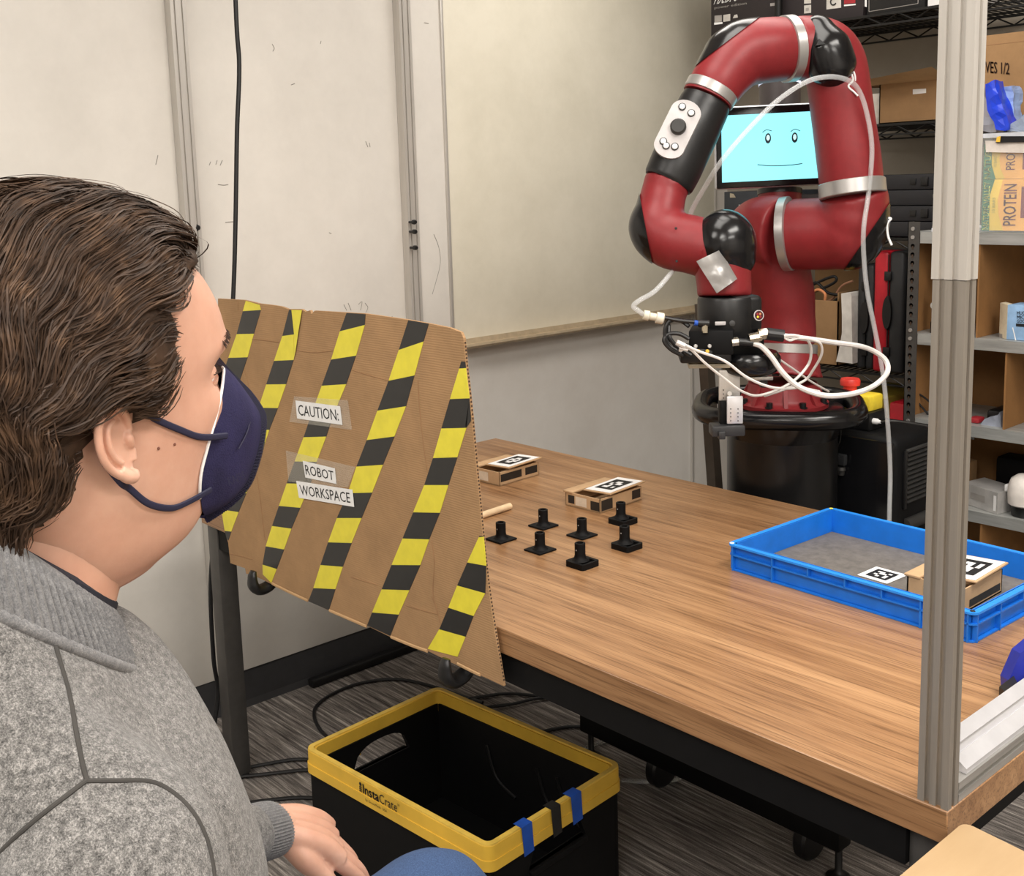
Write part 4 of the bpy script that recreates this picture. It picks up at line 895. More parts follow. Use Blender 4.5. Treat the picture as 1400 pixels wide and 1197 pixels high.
crumple('clear_bag', [(1340, 583), (1346, 572), (1362, 568), (1367, 562), (1369, 587)], GY + .03, mat('film_grey', (140, 146, 160), .2), 'crinkled grey plastic bag on the third shelf', 'bag', .04)
put(MB().bbox((A(1330, 570, GY).x, GY + .08, GZ[2] + .001), (A(1360, 570, GY).x, GY + .2, GZ[2] + .035), .01).build('dark_pouch', M_BLK), 'dark pouch behind the crinkled grey bag', 'pouch')
# silver drive box and white camera head on the fourth shelf
t = thing('silver_device', 'silver metal electronics box with vent holes on the fourth shelf', 'device', tuple(A(1340, 700, GY + .03)))
z0 = GZ[3] + .001; P0 = Zp(1316, 687, z0); P1 = Zp(1363, 703, z0); P2 = Zp(1381, 700, z0)
hh = Vector((0, 0, .062)); e2 = Vector((.02, .09, 0))
MB().prism([P0, P1, P1 + e2, P0 + e2], hh).build('device_body', mat('silver_cast', (184, 182, 180), .4, .3), t, smooth=False)
n_ = (P1 - P0).normalized(); pn_ = Vector((n_.y, -n_.x, 0)) * .0008
MB().quad(*[P0 + n_ * s_ + Vector((0, 0, zz_)) + pn_ for s_, zz_ in ((.03, .022), (.085, .022), (.085, .040), (.03, .040))]).build('vent_grille', MC['print_grey'], t, smooth=False)
Lq = (P1 - P0).length; MB().quad(*[P0 + n_ * s_ + Vector((0, 0, zz_)) + pn_ for s_, zz_ in ((Lq - .014, .008), (Lq - .004, .008), (Lq - .004, .052), (Lq - .014, .052))]).build('sticker', M_WHITE, t, smooth=False)
t = thing('white_dome_device', 'white domed device with dark base on the fourth shelf', 'device', tuple(Zp(1395, 706, z0)))
c = A(1400, 690, GY + .05)
MB().lathe((c.x, c.y, z0), [(.032, 0), (.034, .02), (.036, .03)], 24).build('base', M_BLK, t)
MB().lathe((c.x, c.y, z0), [(.037, .03), (.042, .034), (.044, .06), (.043, .085), (.036, .105), (.02, .117), (.001, .12)], 28).build('dome', mat('dome_white', (222, 216, 210), .4), t)
MB().bbox((c.x - .052, c.y - .012, z0 + .062), (c.x - .040, c.y + .008, z0 + .082), .003).build('side_button', M_WHITE, t)
put(MB().bbox((A(1395, 690, GY).x - .16, GY + .19, z0), (A(1395, 690, GY).x + .1, GY + .27, z0 + .12), .01).build('dark_equipment', M_BLKM), 'dark equipment block behind the silver box', 'device')
put(MB().bbox((A(1245, 590, GY).x, GY + .06, z0), (A(1292, 690, GY).x, GY + .2, z0 + .10), .008).build('brown_carton', M_CARD), 'low brown carton behind the post on the fourth shelf', 'box')

# ================================================================ BLACK EQUIPMENT CASE BEHIND THE TABLE
EY = 2.60; xe0, xe1, ye1 = -1.86, -1.432, 2.86
ez = .838
EQ = thing('equipment_case', 'black equipment case with slotted vent on the floor behind the table', 'case', ((xe0 + xe1) / 2, EY + .12, 0))
MB().bbox((xe0, EY + .006, .02), (xe1, ye1, ez), .028, seg=4).build('case_body', M_BLKM, EQ)
MB().bbox((xe0 + .004, EY, .03), (xe1 - .006, EY + .01, ez - .008), .006).build('front_panel', M_BLKG, EQ)
for x in (xe0 + .03, xe1 - .07):
    for y in (EY + .03, ye1 - .07): MB().bbox((x, y, 0), (x + .04, y + .04, .022), .004).build('foot', M_BLK, EQ)
M_VENT = mat('vent_plastic', (48, 47, 46), .5)
va, vb = 2.655, 2.765
for i in range(11):
    z = ez - .045 - i * .0125; MB().prism([(xe1 - .001, va, z - .004), (xe1 + .008, va, z - .006), (xe1 + .009, va, z - .0035), (xe1 - .001, va, z + .002)], (0, vb - va, 0)).build('vent_slat', M_VENT, EQ, smooth=False)
MB().bbox((xe1 - .001, va - .014, ez - .19), (xe1 + .009, va - .002, ez - .035), .003).build('vent_frame', M_BLK, EQ)
MB().bbox((xe1 - .001, va - .004, ez - .04), (xe1 + .010, vb + .004, ez - .032), .003).build('vent_frame', M_VENT, EQ)
hm = MB(); zc = ez - .235
hm.tube([(xe1 + .002, va + .0, zc), (xe1 + .002, vb + .03, zc)], .017, 14, flat=1.0); hm.build('side_handle', M_VENT, EQ)
# emergency stop on top of the case
ES = thing('emergency_stop', 'yellow and black emergency stop box with red button on the equipment case', 'switch', (-1.66, 2.68, ez))
pa, pb = A(1134, 586, 2.66).x, A(1191, 588, 2.66).x
MB().bbox((pa, 2.65, ez + .0005), (pb, 2.735, ez + .05), .004).build('stop_base', M_BLK, ES)
xr = A(1186, 560, 2.65).x; MB().bbox((pa + .02, 2.66, ez + .05), (xr, 2.73, ez + .092), .006).build('stop_body', mat('estop_yellow', (232, 206, 60), .45), ES)
MB().lathe((A(1162, 540, 2.695).x, 2.695, ez + .092), [(.018, 0), (.018, .016), (.026, .018), (.027, .030), (.024, .036), (.001, .037)], 24).build('red_button', mat('button_red', (222, 62, 52), .4), ES)
q = [A(u, v, 2.649) for u, v in ((1132, 580), (1148, 582), (1148, 569), (1132, 568))]; MB().quad(*q).build('warning_plate', MC['estop_yellow'], ES, smooth=False)
MB().lathe((pb, 2.67, ez + .026), [(.008, 0), (.008, .012), (.005, .016), (.004, .022)], 14, axis='X').build('cable_gland', M_WHITE, ES)
cable('stop_cable', [(pb + .02, 2.67, ez + .026), (pb + .06, 2.69, ez + .03), (pb + .12, 2.8, ez + .0), (pb + .14, 2.95, ez - .05)], .003, MC['vent_plastic'], 'thin grey cable leaving the emergency stop box')
t = thing('hanging_connector', 'dark cable connector hanging on a thin wire before the equipment case', 'connector', tuple(A(1149, 630, EY - .02)))
MB().tube([A(1150, 583, EY - .012), A(1149, 600, EY - .012), A(1143, 616, EY - .012)], .0012, 6, res=4).build('wire', MC['vent_plastic'], t)
c = A(1150, 627, EY - .012); MB().bbox((c.x - .016, c.y - .01, c.z - .016), (c.x + .016, c.y + .006, c.z + .014), .004).build('plug_body', MC['case_charcoal'], t)
c = A(1150, 644, EY - .012); MB().lathe((c.x, c.y, c.z), [(.008, -.010), (.009, .0), (.012, .004), (.010, .012)], 14).build('plug_tip', MC['vent_plastic'], t)

# ================================================================ ROBOT
RX, RY = -1.652, 2.425
RB = thing('robot_arm', 'red and black single-arm robot with a face on its screen, standing behind the table', 'robot', (RX, RY, 0))
# wheeled base frame
fz = .075
bf = MB(); bf.bbox((-1.975, 1.985, fz), (-1.20, 2.035, fz + .05), .004); bf.bbox((-1.975, 2.76, fz), (-1.20, 2.81, fz + .05), .004) if False else None
bf.bbox((-1.66, 2.0, fz), (-1.58, 2.52, fz + .055), .004); bf.bbox((-1.80, 2.36, fz), (-1.44, 2.50, fz + .055), .004)
bf.build('base_frame', M_BLKM, RB)
for x in (-1.958, -1.215):
    l = MB(); l.lathe((x, 2.01, 0), [(.024, 0), (.026, .006), (.012, .014), (.008, .02), (.008, fz + .05), (.02, fz + .05), (.02, fz + .10), (.012, fz + .105)], 16); l.build('levelling_foot', M_BLK, RB)
for x, y in ((-1.73, 2.03), (-1.30, 2.03), (-1.48, 2.38)):
    cst = MB().lathe((x, y, .052), [(.0, -.016), (.045, -.016), (.051, -.010), (.051, .010), (.045, .016), (0, .016)], 24, axis='X').build('caster_wheel', M_BLK, RB)
    MB().bbox((x - .024, y - .02, .06), (x + .024, y + .03, .105), .004).build('caster_fork', M_DGREY, cst)
ped = MB(); ped.lathe((RX, RY, .1), [(.15, 0), (.15, .03), (.140, .04), (.140, .76)], 40); ped.build('pedestal', mat('pedestal_black', (16, 16, 17), .28), RB)
# handle ring around the pedestal top (rounded square)
zr_ = .925; hr = .196
pts = []
for k in range(48):
    t_ = 2 * PI * k / 48; c_, s_ = math.cos(t_), math.sin(t_); ex_ = 2 / 3.2
    pts.append((RX - .012 + hr * math.copysign(abs(c_) ** ex_, c_) * math.cos(.6) - hr * .92 * math.copysign(abs(s_) ** ex_, s_) * math.sin(.6) * 1.0, RY + hr * math.copysign(abs(c_) ** ex_, c_) * math.sin(.6) + hr * .92 * math.copysign(abs(s_) ** ex_, s_) * math.cos(.6), zr_))
MB().tube(pts, .024, 14, closed=True, ref=(0, 0, 1)).build('handle_ring', M_BLKG, RB)
sp = MB()
for k in range(4):
    t_ = .6 + PI / 4 + k * PI / 2; sp.bbox((.12, -.045, -.02), (.205, .045, .008), .008, M=Matrix.Translation((RX, RY, zr_)) @ Matrix.Rotation(t_, 4, 'Z'))
sp.lathe((RX, RY, zr_ - .07), [(.140, 0), (.15, .03), (.155, .07), (.15, .074), (0, .074)], 40); sp.build('pedestal_head', M_BLKG, RB)
for k in range(5):
    t_ = -PI * .80 + k * .45; p = Vector((RX + .012 + math.cos(t_) * .262, RY + math.sin(t_) * .262, zr_))
# red base flange and column
zf = zr_ + .006
fl_ = MB(); fl_.lathe((RX, RY, zf), [(.116, 0), (.116, .010), (.100, .016), (.094, .026), (.086, .06)], 40); fl_.build('base_flange', M_RED, RB)
for k in range(8):
    t_ = k * PI / 4 + .3; MB().lathe((RX + .106 * math.cos(t_), RY + .106 * math.sin(t_), zf + .010), [(.012, 0), (.012, .003), (.008, .003), (.008, .014), (0, .014)], 10).build('flange_bolt', M_BLK, RB)
for k in range(8):
    t_ = k * PI / 4 + .68; M_ = Matrix.Translation((RX, RY, zf)) @ Matrix.Rotation(t_, 4, 'Z'); MB().prism([M_ @ Vector(p) for p in ((.085, -.005, .005), (.112, -.005, .012), (.088, -.005, .055))], M_.to_3x3() @ Vector((0, .01, 0))).build('flange_rib', M_RED, RB, smooth=False)

DC = (Vector((RX, RY, 1.1)) - Vector(CAM)).dot(FWD)
def link(name, pts, res=10, ell=(), voxel=.006, smooth=10, n=28, keep=(), parent=RB, m=None):
    mb = MB(); mb.tube([D(u, v, d) for u, v, d, r in pts], [r * d / FPX for u, v, d, r in pts], n, res=res)
    for u, v, d, r in ell: mb.ell(D(u, v, d), (r * d / FPX,) * 3)
    me = fused_mesh(mb, voxel, smooth)
    if keep: me = bisect(me, keep)
    o = obj(name, me, m or M_RED, parent, True, 60); return o
def band(a, b, r, m=None, name='silver_band'):
    """ring around the tube between two pixel/depth points"""
    pa, pb = D(*a), D(*b); r = r * (a[2] + b[2]) / 2 / FPX; e = (pb - pa).length
    mb = MB(); mb.tube([pa, pa.lerp(pb, .06), pa.lerp(pb, .94), pb], [r, r + .0022, r + .0022, r], 40); return mb.build(name, m or M_SILV, RB)
d0 = DC
# column: base up to band, then to shoulder
link('column_link', [(1073, 512, d0, 52), (1074, 500, d0, 46), (1074, 480, d0, 41)], smooth=4)
band((1074.5, 483, d0), (1075, 470, d0), 40.5)
B_ = link('shoulder_link', [(1075, 474, d0, 40), (1072, 440, d0, 42), (1066, 400, d0 - .01, 46), (1052, 352, d0 - .03, 50), (1040, 322, d0 - .05, 49), (1052, 316, d0 - .09, 49), (1070, 318, d0 - .12, 49)], ell=[(1042, 325, d0 - .05, 50)], smooth=14)
de = d0 - .12
band((1070, 320, de), (1082, 319, de - .01), 49.5)
C_l = link('lower_arm_link', [(1080, 320, de, 48), (1110, 320, de - .03, 49), (1140, 318, de - .06, 50), (1163, 306, de - .09, 49), (1169, 280, de - .11, 45), (1166, 262, de - .12, 43)], ell=[(1158, 318, de - .08, 51), (1166, 300, de - .1, 48)], smooth=12)
obj('elbow_cover', bisect(C_l.data.copy(), [img_plane((1152, 372), (1212, 284), (1200, 350), de - .1)], .0025), M_BLKG, RB)
dv = de - .13
band((1166, 268, dv), (1164, 248, dv), 43.5)
D_l = link('upper_arm_link', [(1164, 252, dv, 43), (1160, 215, dv - .01, 43), (1153, 165, dv - .02, 42), (1147, 120, dv - .03, 42), (1140, 86, dv - .03, 42), (1122, 68, dv - .04, 43), (1084, 66, dv - .05, 43)], ell=[(1138, 82, dv - .03, 42), (1130, 72, dv - .03, 42)], smooth=12)
# pointed black cover on the outer corner
cu = MB(); cu.tube([D(1113, 29, dv - .05), D(1118, 42, dv - .075), D(1130, 68, dv - .085), D(1139, 94, dv - .08), D(1146, 116, dv - .07)], [k * dv / FPX for k in (8, 22, 32, 32, 16)], 24, res=8)
obj('corner_cover', fused_mesh(cu, .005, 10), M_BLKG, RB)
MB().prism([D(1116, 62, dv - .136), D(1129, 60, dv - .136), D(1120, 53, dv - .136)], FWD * .02).build('cover_recess', M_INK, RB, smooth=False)
dt = dv - .05
band((1084, 66, dt), (1071, 67.5, dt - .005), 43.5)
E_l = link('forearm_top_link', [(1073, 67, dt, 43), (1045, 69, dt - .02, 44), (1018, 74, dt - .03, 45), (1000, 88, dt - .04, 42), (982, 112, dt - .05, 38), (973, 128, dt - .05, 36)], ell=[(1004, 82, dt - .035, 44)], smooth=12)
obj('corner_cover', bisect(E_l.data.copy(), [img_plane((947, 92), (1045, 18), (960, 30), dt - .03)], .0025), M_BLKG, RB)
df = dt - .06
band((975, 120, df), (968, 133, df), 35.5)
band((968.5, 132, df), (967, 135, df), 34, M_RED, 'red_seam')
cf = MB(); cf.tube([D(966.5, 136, df), D(960, 150, df), D(945, 180, df - .005), D(925, 225, df - .01), D(916, 244, df - .01), D(913, 250, df - .01)], [k * df / FPX for k in (34, 36, 38, 37, 36, 34)], 40, res=4, flat=.92)
CF = cf.build('forearm_cuff', M_BLK, RB)
# control pad on the cuff (faces the viewer's left-front)
cA, cB = D(938, 155, df - .055), D(915, 202, df - .055)
up_ = (cA - cB).normalized(); nn = (-FWD - RGT * .25).normalized(); nn = (nn - up_ * nn.dot(up_)).normalized(); sd = up_.cross(nn)
def padpt(s, t, l=0): return cB.lerp(cA, t) + sd * s + nn * l
pd = MB(); hw = .034; Lp = (cA - cB).length; outl = []
for k in range(13): a_ = PI * k / 12; outl.append((hw * math.cos(a_), 1 + (hw * .75) * math.sin(a_) / Lp))
for k in range(13): a_ = PI + PI * k / 12; outl.append((hw * math.cos(a_), 0 + (hw * .75) * math.sin(a_) / Lp))
base_off = 36.5 * df / FPX * .62 - .055
vs = []
def curve_lift(s): return .006 - (s / .034) ** 2 * .010
outl = [(s, t) for s, t in outl]
m_ = MB(); m_.prism([padpt(s, t, .000) for s, t in outl], nn * .012); m_.build('control_pad', mat('pad_grey', (188, 184, 184), .45), RB, smooth=False)
def btn(s, t, r, h, mm, nm):
    c_ = padpt(s, t, .012); q_ = nn.to_track_quat('Z', 'Y').to_matrix(); b_ = MB(); b_.lathe(c_, [(r, 0), (r, h * .7), (r * .8, h), (0, h)], 20, M=q_); return b_.build(nm, mm, RB)
for s, t in ((-.012, 1.08), (.012, 1.02), (-.006, -.02), (.012, .05), (.004, -.28) if False else (-.016, .06)):
    btn(s, t, .0085, .002, M_BLK, 'pad_button'); btn(s, t, .0062, .0045, M_WHITE, 'pad_button')
btn(.0, .55, .0175, .012, MC['vent_plastic'], 'pad_knob')
# wrist
dw_ = df - .01
G_l = link('wrist_link', [(914, 246, dw_, 33), (908, 262, dw_, 31), (903, 285, dw_ - .01, 32), (898, 312, dw_ - .02, 37), (918, 328, dw_ - .03, 40), (945, 334, dw_ - .035, 40), (968, 340, dw_ - .04, 41)], ell=[(902, 318, dw_ - .02, 38)], smooth=10)
obj('wrist_cover', bisect(G_l.data.copy(), [img_plane((876, 275), (894, 372), (866, 330), dw_ - .02)], .003), M_BLKG, RB)
H_l = link('hand_link', [(962, 340, dw_ - .04, 40), (985, 345, dw_ - .05, 40), (988, 370, dw_ - .05, 38), (990, 392, dw_ - .05, 37), (990, 406, dw_ - .05, 37)], ell=[(986, 338, dw_ - .05, 42)], smooth=10)
cu = MB(); cu.ell(D(990, 334, dw_ - .058), tuple(k * dw_ / FPX for k in (43, 43, 47)))
cu.ell(D(996, 350, dw_ - .055), tuple(k * dw_ / FPX for k in (36, 38, 36)))
hc = fused_mesh(cu, .005, 8)
obj('wrist_cover', bisect(hc, [img_plane((950, 285), (976, 385), (1010, 330), dw_ - .1), img_plane((965, 366), (1030, 384), (1000, 330), dw_ - .1)]), M_BLKG, RB)
# duct tape patch
tq = [(952, 357), (985, 341), (1008, 381), (980, 401)]; n_ = 8
m_ = MB(); gv = []
for i in range(n_ + 1):
    for j in range(n_ + 1):
        s, t = i / n_, j / n_; a_ = Vector(tq[0]).lerp(Vector(tq[1]), s); b_ = Vector(tq[3]).lerp(Vector(tq[2]), s); p_ = a_.lerp(b_, t)
        gv.append(D(p_.x, p_.y, dw_ - .135 + .010 * abs(s - .45) + .004 * noise.noise(Vector((s * 3, t * 4, 1))) + (.045 * (s - .6) ** 2 * 2 if s > .6 else 0)))
m_.add(gv, [(i * (n_ + 1) + j, (i + 1) * (n_ + 1) + j, (i + 1) * (n_ + 1) + j + 1, i * (n_ + 1) + j + 1) for i in range(n_) for j in range(n_)])
m_.build('duct_tape', mat('duct_tape', (150, 148, 146), .3, .4, bmp=.2), RB)
# black hand module
dh = dw_ - .05
def local(u, v, d): return Matrix.Translation(D(u, v, d))
yaw = math.atan2(FWD.y, FWD.x)
def blk(u0, v0, u1, v1, d, depth, m_, name, r=.006, parent=RB, rot=0, seg=2):
    """bevelled block that spans the pixel rectangle at depth d, standing upright, turned to the robot's facing"""
    a_, b_ = D(u0, (v0 + v1) / 2, d), D(u1, (v0 + v1) / 2, d); w__ = (b_ - a_).length; h__ = abs((D(u0, v1, d) - D(u0, v0, d)).z); c_ = (a_ + b_) / 2
    M_ = Matrix.Translation(c_) @ Matrix.Rotation(yaw - PI / 2 + rot, 4, 'Z')
    return MB().bbox((-w__ / 2, 0, -h__ / 2), (w__ / 2, depth, h__ / 2), r, M=M_, seg=seg).build(name, m_, parent)
c_ = D(994, 431, dh); R_ = 40 * dh / FPX; hh_ = 27 * dh / FPX
hb = MB(); hb.lathe(c_, [(R_ * .96, -hh_), (R_, -hh_ + .006), (R_, hh_ - .006), (R_ * .95, hh_)], 36)
hb.build('hand_module', M_BLK, RB)
blk(1000, 404, 1046, 456, dh - .05, .10, M_BLK, 'hand_housing', .012, rot=.25, seg=3)
lgp = D(1037, 431, dh - .065); q_ = (-FWD + RGT * .25).normalized(); qm = q_.to_track_quat('Z', 'Y').to_matrix()
MB().lathe(lgp, [(.0115, 0), (.0115, .002), (0, .002)], 24, M=qm).build('badge', MC['pad_grey'], RB)
MB().lathe(lgp + q_ * .0021, [(.0098, 0), (0, .0003)], 24, M=qm).build('badge_face', mat('badge_dark', (60, 20, 24), .4), RB)
for (s, t), mm in zip(((-.003, .003), (.003, .003), (-.003, -.003), (.003, -.003)), (M_REDP, MC['orange_cable'], MC['estop_yellow'], M_REDP)):
    MB().lathe(lgp + q_ * .0026 + (qm @ Vector((s, t, 0))), [(.0026, 0), (0, .0002)], 10, M=qm).build('badge_petal', mm, RB)
def disc(u, v, d, r, h, mm, nm, n_dir=None, parent=RB, prof=None):
    q = (n_dir or (-FWD)).normalized(); return MB().lathe(D(u, v, d), prof or [(r, 0), (r, h * .7), (r * .8, h), (0, h)], 18, M=q.to_track_quat('Z', 'Y').to_matrix()).build(nm, mm, parent)
MB().bbox((-.0115, -.001, -.004), (.0115, .002, .004), .003, M=Matrix.Translation(D(985, 442, dh - .066)) @ Matrix.Rotation(yaw - PI / 2, 4, 'Z')).build('status_light', MC['pad_grey'], RB)
disc(1001, 442, dh - .064, .0065, .002, MC['vent_plastic'], 'hand_button')
# gripper block, puck, plates
blk(942, 452, 1002, 485, dh - .075, .09, M_BLKM, 'valve_block', .002, rot=-.25)
blk(985, 456, 1046, 492, dh - .045, .11, M_BLKM, 'mount_block', .003, rot=.1)
for u, v in ((951, 473), (970, 473)): disc(u, v, dh - .084, .0042, .003, M_SILV, 'block_screw')
for u, v in ((955, 480), (967, 480)): disc(u, v, dh - .082, .004, .003, M_RIMY, 'brass_fitting')
c_ = D(1025, 493, dh - .01); MB().lathe(c_, [(.0, -.030), (.045, -.030), (.060, -.022), (.066, -.008), (.066, .010), (.058, .022), (0, .022)], 32, M=Matrix.Diagonal((1, 1, .95, 1))).build('gripper_puck', M_BLKG, RB)
blk(930, 476, 1000, 497, dh - .07, .09, M_BLK, 'gripper_body', .006, rot=-.1)
blk(942, 497, 1045, 503, dh - .05, .09, mat('plate_warm', (176, 168, 150), .4, .5), 'gripper_plate', .001, rot=-.1)
blk(1022, 515, 1057, 520, dh - .02, .05, M_ALUH, 'side_plate', .001)
blk(1040, 520, 1050, 530, dh - .01, .015, M_BLK, 'side_bolt', .002)
pl = blk(983, 505, 1012, 548, dh - .03, .006, M_ALU, 'bracket_plate', .002)
pl2 = blk(994, 541, 1016, 580, dh - .045, .006, MC['clear_aluminium'], 'bracket_plate', .002)
for i in range(6):
    for u in (999, 1009): disc(u, 548 + i * 5.4, dh - .0455, .0013, .0005, M_INK, 'bracket_hole', parent=pl2)
for i in range(3):
    for u in (989,): disc(u, 533 + i * 5.4, dh - .0305, .0013, .0005, M_INK, 'bracket_hole', parent=pl)
disc(997, 538, dh - .036, .006, .005, M_ALU, 'bracket_screw')
blk(985, 548, 1016, 586, dh - .03, .03, M_BLKM, 'gripper_stem', .003)
blk(974, 582, 1019, 597, dh - .045, .045, mat('jaw_grey', (46, 46, 48), .45), 'gripper_jaw', .003)
blk(983, 590, 992, 601, dh - .055, .02, MC['jaw_grey'], 'gripper_finger', .002)
# fittings and cables on the tool (parts: they move with the arm)
def rc(pts, r, m_, name, n=8, res=8): return MB().tube([D(u, v, d) for u, v, d in pts], r, n, res=res).build(name, m_, RB)
M_WC = mat('white_cable', (216, 212, 208), .45); M_BRASS = mat('nickel', (200, 190, 170), .25, 1)
g = dh - .08
for u0, v0, u1, v1, r, mm, nm in ((1000, 468, 1009, 467, 6.5, M_BRASS, 'hex_fitting'), (1009, 467, 1029, 469, 5.5, M_BLK, 'strain_relief'), (1024, 463, 1040, 460, 7, M_BRASS, 'hex_fitting'), (1037, 458, 1049, 456, 8, M_BRASS, 'hex_fitting'), (1048, 456, 1071, 459, 8.5, M_BLK, 'strain_relief')):
    MB().tube([D(u0, v0, g), D(u1, v1, g)], r * g / FPX, 8 if nm[0] == 'h' else 14).build(nm, mm, RB, angle=20)
rc([(1028, 469, g), (1040, 473, g), (1054, 487, g), (1070, 509, g), (1090, 527, g), (1116, 538, g - .02), (1140, 541, g - .03), (1170, 537, g), (1195, 527, g + .05), (1212, 511, g + .10), (1213, 497, g + .12), (1203, 485, g + .12), (1180, 474, g + .10), (1140, 468, g + .06), (1105, 463, g + .02), (1071, 459, g)], .0058, M_WC, 'white_cable')
rc([(1072, 461, g - .01), (1080, 465, g - .01), (1090, 462, g - .01), (1100, 462, g - .012), (1110, 464, g - .01), (1122, 470, g), (1123, 485, g + .02), (1112, 505, g + .05), (1100, 520, g + .07), (1070, 533, g + .05), (1045, 541, g + .03)], .0028, M_WC, 'signal_cable', 6)
rc([(1072, 459, g - .012), (1082, 458, g - .015), (1094, 460, g - .01), (1105, 466, g), (1109, 480, g + .02), (1104, 500, g + .04), (1080, 524, g + .03), (1040, 540, g + .02), (1015, 535, g), (990, 517, g - .01), (965, 497, g - .02), (945, 478, g - .02), (934, 474, g - .02)], .0030, M_WC, 'signal_cable', 6)
rc([(934, 470, g - .02), (955, 480, g - .03), (990, 493, g - .03), (1020, 515, g - .02), (1050, 528, g), (1075, 531, g + .02), (1095, 530, g + .06), (1120, 535, g + .12)], .0030, M_WC, 'signal_cable', 6)
rc([(1064, 490, g + .05), (1090, 508, g + .09), (1110, 522, g + .13), (1133, 535, g + .2)], .0024, M_WC, 'signal_cable', 6)
rc([(925, 468, g - .02), (930, 470, g - .02), (936, 473, g - .02)], .006, M_WC, 'cable_sleeve')
rc([(928, 476, g), (940, 478, g)], .008, M_WC, 'cable_sleeve')
for p in ([(907, 434, g), (930, 438, g), (952, 440, g), (962, 441, g)], [(942, 446, g), (928, 437, g + .01), (914, 440, g), (909, 455, g), (915, 472, g), (930, 482, g)], [(942, 463, g), (928, 456, g), (913, 457, g), (908, 466, g), (918, 478, g), (934, 486, g)], [(914, 444, g + .01), (915, 460, g), (926, 474, g), (945, 486, g - .005)]):
    rc(p, .0046, M_BLK, 'air_hose')
MB().tube([D(949, 441, g), D(954, 441.5, g)], .0062, 12).build('blue_collar', MC['blue_masking_tape'], RB)
MB().tube([D(954, 441.5, g), D(969, 442, g)], .0075, 12).build('elbow_fitting', M_BLK, RB)
MB().tube([D(964, 442, g), D(964, 455, g)], .0065, 8).build('hex_fitting', M_BRASS, RB)
M_IV = mat('ivory_plastic', (214, 208, 190), .45)
pa_, pb_ = D(880, 430, g), D(908, 436, g); MB().tube([pa_, pa_.lerp(pb_, .25), pa_.lerp(pb_, .3), pa_.lerp(pb_, .55), pa_.lerp(pb_, .6), pa_.lerp(pb_, .62), pb_.lerp(pa_, .05), pb_], [.010, .011, .008, .008, .008, .0125, .012, .008], 14).build('hose_coupling', M_IV, RB)
M_TUBE = mat('clear_tube', (222, 224, 226), .06, alpha=.3, var=.01)
rc([(880, 430, g), (872, 424, g), (866, 418, g), (875, 410, g), (895, 398, g + .02), (915, 376, g + .05), (922, 365, g + .12), (935, 330, g + .14), (945, 290, g + .1), (960, 262, g + .05), (985, 222, g - .02), (1020, 180, g - .02), (1060, 140, g), (1100, 113, g + .04), (1130, 105, g + .06), (1155, 108, g + .09), (1172, 120, g + .12), (1184, 150, g + .14), (1192, 200, g + .16), (1188, 260, g + .18), (1181, 310, g + .18), (1181, 350, g + .2), (1186, 400, g + .22), (1196, 450, g + .24), (1207, 510, g + .26), (1213, 570, g + .28), (1217, 640, g + .3), (1216, 700, g + .3), (1214, 800, g + .3)], .0055, M_TUBE, 'clear_tube', 12)
rc([(1161, 92, dv - .1), (1164, 100, dv - .1), (1166, 110, dv - .1), (1160, 118, dv - .1), (1168, 126, dv - .1), (1173, 131, dv - .1)], .0022, M_WHITE, 'tie_string', 6)
rc([(1160, 98, dv - .1), (1163, 92, dv - .1), (1169, 104, dv - .1), (1168, 120, dv - .09)], .0022, M_WHITE, 'tie_string', 6)
rc([(1213, 298, dv - .02), (1218, 299, dv - .02), (1213, 306, dv - .02), (1214, 322, dv - .02), (1219, 335, dv - .02)], .0028, M_WHITE, 'tie_string', 6)
for u, v in ((924, 312), (925, 357)): disc(u, v, dw_ - .04 - 39.5 * dw_ / FPX + .004, .0028, .002, M_INK, 'link_screw')
disc(971, 53, dt - .09, .005, .003, M_WHITE, 'cover_screw') if False else None
# neck and head with screen
ds = d0 - .02
MB().tube([D(1066, 300, d0), D(1066, 262, d0)], 29 * d0 / FPX, 28).build('neck', M_RED, RB)
MB().tube([D(1066, 266, d0), D(1066, 259, d0)], 30 * d0 / FPX, 28).build('neck_collar', M_BLK, RB)
up3 = Vector((0, 0, 1)); hf = Vector((-FWD.x, -FWD.y, 0)).normalized(); hf = (hf * .995 + up3 * -.02 + Vector((RGT.x, RGT.y, 0)) * .0).normalized(); rt = up3.cross(hf).normalized(); u3 = hf.cross(rt)
P0 = D(978.5, 260, ds - .06)
Wd = (D(1134, 262, ds - .06) - P0).dot(rt); Hd = (D(985, 147, ds - .06) - P0).dot(u3)
Ms = Matrix((rt, u3, hf)).transposed().to_4x4(); Ms.translation = P0
Ms = Ms @ Matrix.Rotation(.018, 4, 'Z')
SC = MB().bbox((0, 0, -.02), (Wd, Hd, 0), .008, M=Ms, seg=3).build('screen_housing', mat('screen_edge', (196, 198, 204), .3, .5), RB)
MB().bbox((.003, .003, -.004), (Wd - .003, Hd - .003, .0012), .006, M=Ms, seg=3).build('screen_bezel', M_BLKG, SC)
k_ = .0158; em, nt, b = new_mat('screen_light'); b.inputs['Base Color'].default_value = (.02, .02, .02, 1); b.inputs['Emission Color'].default_value = lin((146, 240, 250)); b.inputs['Emission Strength'].default_value = 1.35
MB().add([Ms @ Vector(p) for p in ((k_, k_ * 1.15, .0022), (Wd - k_, k_ * 1.15, .0022), (Wd - k_, Hd - k_ * 1.35, .0022), (k_, Hd - k_ * 1.35, .0022))], [(0, 1, 2, 3)]).build('display', em, SC, smooth=False)
Mi = Ms.inverted()
